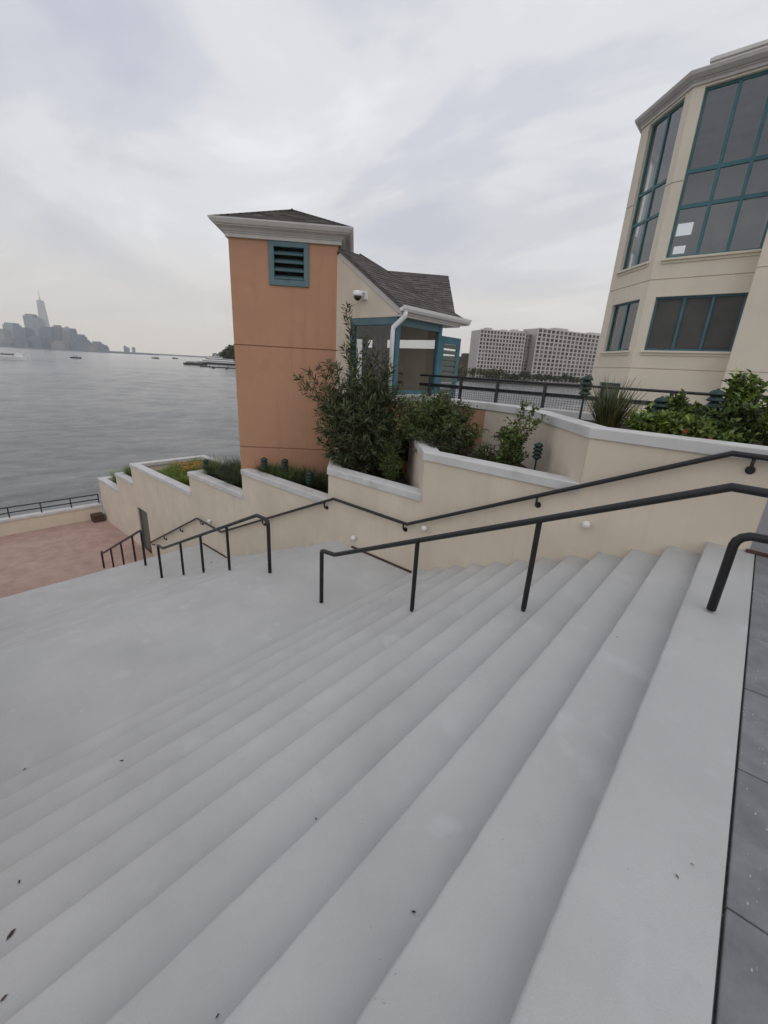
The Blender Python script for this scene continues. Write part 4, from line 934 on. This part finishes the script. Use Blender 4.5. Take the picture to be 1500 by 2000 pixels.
# low shores
def shore(name, pts, dpt, h, m):
    mb = MB()
    for (u0, d0), (u1, d1) in zip(pts, pts[1:]):
        a, b = at(u0, 690, d0), at(u1, 690, d1); e = np.array([b[0]-a[0], b[1]-a[1], 0]); n_ = np.array([-e[1], e[0], 0]); n_ /= np.linalg.norm(n_)
        if n_ @ (a-CAM) < 0: n_ = -n_
        mb.obox((a[0], a[1], WATER-2), e, n_*dpt, (0, 0, h+2))
    return struct(mb.build(name, m))
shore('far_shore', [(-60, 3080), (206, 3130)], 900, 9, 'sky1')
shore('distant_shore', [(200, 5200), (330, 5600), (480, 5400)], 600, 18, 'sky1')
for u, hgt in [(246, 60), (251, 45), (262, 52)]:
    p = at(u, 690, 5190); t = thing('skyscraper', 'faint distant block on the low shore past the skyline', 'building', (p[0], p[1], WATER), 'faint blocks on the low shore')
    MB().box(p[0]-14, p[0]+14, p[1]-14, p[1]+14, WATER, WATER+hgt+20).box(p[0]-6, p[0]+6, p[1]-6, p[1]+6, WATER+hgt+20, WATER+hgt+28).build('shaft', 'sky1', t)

# ------------------------------------------------------------------ boats and pier
def onwater(u, v): return onz(u, v, WATER)
def hullmesh(mb, L, B, H, z0=-.4):
    st_ = [(-.5, .85), (-.3, 1), (.2, 1), (.38, .7), (.5, .05)]
    V = []
    for s_, k in st_: V += [(s_*L*.97, -B/2*k*.8, z0), (s_*L*.97, B/2*k*.8, z0), (s_*L, B/2*k, H*(1+.25*max(0, s_))), (s_*L, -B/2*k, H*(1+.25*max(0, s_)))]
    F = [(0, 1, 2, 3), (16, 19, 18, 17)]
    for i in range(4):
        for j in range(4): F.append((4*i+j, 4*(i+1)+j, 4*(i+1)+(j+1) % 4, 4*i+(j+1) % 4))
    return mb.add(V, F)
def boat(name, label, cat, p, rz, L, B, H, decks, hm='hull', mast=0):
    t = bpy.data.objects.new(name, None); COL.objects.link(t); t.location = (p[0], p[1], WATER); t.rotation_euler = (0, 0, rz); tag(t, label, cat)
    def ch(mb, n, m, par=None): o = mb.build(n, m); o.parent = par or t; return o
    ch(hullmesh(MB(), L, B, H), 'hull', hm)
    z = H
    for (x0, x1, wf, h) in decks:
        c = ch(MB().prism([(x0*L, -B*wf/2), (x1*L, -B*wf/2), (x1*L+h*.6, -B*wf/4), (x1*L+h*.6, B*wf/4), (x1*L, B*wf/2), (x0*L, B*wf/2)], z, z+h), 'cabin', 'hull')
        mb = MB(); n = max(2, int((x1-x0)*L/2.2))
        for i in range(n):
            xa = x0*L+(i+.12)*(x1-x0)*L/n; xb = x0*L+(i+.88)*(x1-x0)*L/n
            for sgn in (-1, 1): mb.box(xa, xb, sgn*B*wf/2-.03, sgn*B*wf/2+.03, z+h*.38, z+h*.78)
        ch(mb, 'windows', 'dark', c)
        ch(MB().box(x0*L-.4, x1*L+.5, -B*wf/2-.2, B*wf/2+.2, z+h+.002, z+h+.16), 'deck_roof', 'hull', c); z += h+.16
    if mast: ch(MB().tube([((decks[-1][0]+decks[-1][1])/2*L, 0, z), ((decks[-1][0]+decks[-1][1])/2*L, 0, z+mast)], .12, 6), 'mast', 'hull')
    return t
HD = math.atan2(-RT[1]*-1, RT[0])     # heading along image right
rzr = math.atan2(RT[1], RT[0])
boat('ferry', 'white passenger ferry crossing the river at the edge of the frame', 'ferry', onwater(8, 702), rzr, 34, 8, 2.2, [(-.42, .32, .9, 2.5)], mast=2)
pp = onwater(424, 712)
boat('yacht', 'white three deck cruise yacht moored at the dark pier', 'yacht', pp, rzr+math.pi+.1, 52, 10, 2.6, [(-.47, .34, .92, 2.8), (-.45, .26, .85, 2.7), (-.15, .20, .75, 2.3)], 'hulldark', 3)
boat('motor_boat', 'small dark motor boat with white cabin trailing a wake', 'boat', onwater(149, 700), rzr+.2, 11, 3.5, 1.3, [(-.25, .2, .8, 1.6)], 'hulldark')
boat('tug_boat', 'distant dark tug boat on the open river', 'boat', onwater(304, 700), rzr, 17, 5, 1.8, [(-.1, .25, .7, 2.4)], 'hulldark', 3)
boat('tug_boat', 'distant dark boat nearer the cruise yacht', 'boat', onwater(342, 700.5), rzr+math.pi, 17, 5, 1.8, [(-.1, .25, .7, 2.2)], 'hulldark', 2)
q0, q1 = onwater(391, 716.5), onwater(520, 724); e = q1-q0; n_ = np.array([-e[1], e[0], 0]); n_ /= np.linalg.norm(n_)
pier = thing('pier', 'dark timber pier with floating dock behind the lift tower', 'pier', (q0[0], q0[1], WATER))
MB().obox((q0[0], q0[1], WATER-1), e, n_*6, (0, 0, 1.9)).build('dock', 'pier', pier)
q2, q3 = onwater(358, 712), onwater(395, 714); e3 = q3-q2
MB().obox((q2[0], q2[1], WATER-1), e3, n_*12, (0, 0, 3.2)).build('dock', 'pier', pier)
MB().obox((q2[0]+e3[0]*.15, q2[1]+e3[1]*.15, WATER+2.2), e3*.7, n_*9, (0, 0, 1.6)).build('dock_shed', 'aptgrey', pier)
for k in range(7): p = q0+e*(k/7); MB().tube([(p[0], p[1], WATER-1), (p[0], p[1], WATER+2.4)], .3, 6).build('pile', 'pier', pier)
for u, v in ((417, 720), (443, 721.5)):
    p = onwater(u, v); o = MB().lathe((p[0], p[1], WATER), [(1.1, -.4), (1.1, .7), (.8, 1.0), (.3, 1.5)], 10).build('mooring_buoy', 'pier'); tag(o, 'dark mooring stump in the water off the pier', 'buoy', 'stumps off the pier')
ch_ = onwater(421, 706); t = thing('brick_stack', 'brown block rising behind the cruise yacht', 'building', (ch_[0], ch_[1], WATER))
MB().box(ch_[0]-5, ch_[0]+5, ch_[1]-5, ch_[1]+5, WATER, WATER+18).box(ch_[0]-3, ch_[0]+3, ch_[1]-3, ch_[1]+3, WATER+18, WATER+20).build('wall', 'sky4', t)
for i, (u, h, r) in enumerate([(447, 19, 9), (456, 25, 10), (467, 27, 11), (480, 27, 11), (495, 26, 11)]):
    p = onwater(u, 713+i*.6); p[2] = WATER; far_tree(p, h*1.05, r, 'dense dark tree on the wooded point behind the pier', 'trees on the wooded point', n=900)
tag0 = onwater(430, 708)
w0, w1 = onwater(64, 703), onwater(106, 705)
mb = MB(); e = w1-w0; n_ = np.array([-e[1], e[0], 0]); n_ /= np.linalg.norm(n_)
for k in range(40):
    s_ = rng.random(); p = w0+e*s_+n_*rng.normal(0, 1.4); p[2] = WATER+.02+.003*k; l = rng.uniform(1, 4); d = e/np.linalg.norm(e)
    mb.add([p-d*l-n_*.35, p+d*l-n_*.35, p+d*l+n_*.35, p-d*l+n_*.35], [(0, 1, 2, 3)])
o = mb.build('wake', 'foam', fix=False); o['kind'] = 'stuff'; tag(o, 'white wake foam on the river behind the ferry', 'wake')

# ------------------------------------------------------------------ haze
hm = bpy.data.materials.new('haze'); hm.use_nodes = True; t = hm.node_tree; t.nodes.clear()
ho = N(t, 'ShaderNodeOutputMaterial'); pv = N(t, 'ShaderNodeVolumePrincipled'); pv.inputs['Color'].default_value = (1, .975, .94, 1); pv.inputs['Density'].default_value = .00007; pv.inputs['Anisotropy'].default_value = 0.
t.links.new(pv.outputs[0], ho.inputs['Volume'])
o = MB().box(-9500, 9500, -9500, 9500, WATER-3, 640).build('haze', hm); o['kind'] = 'stuff'
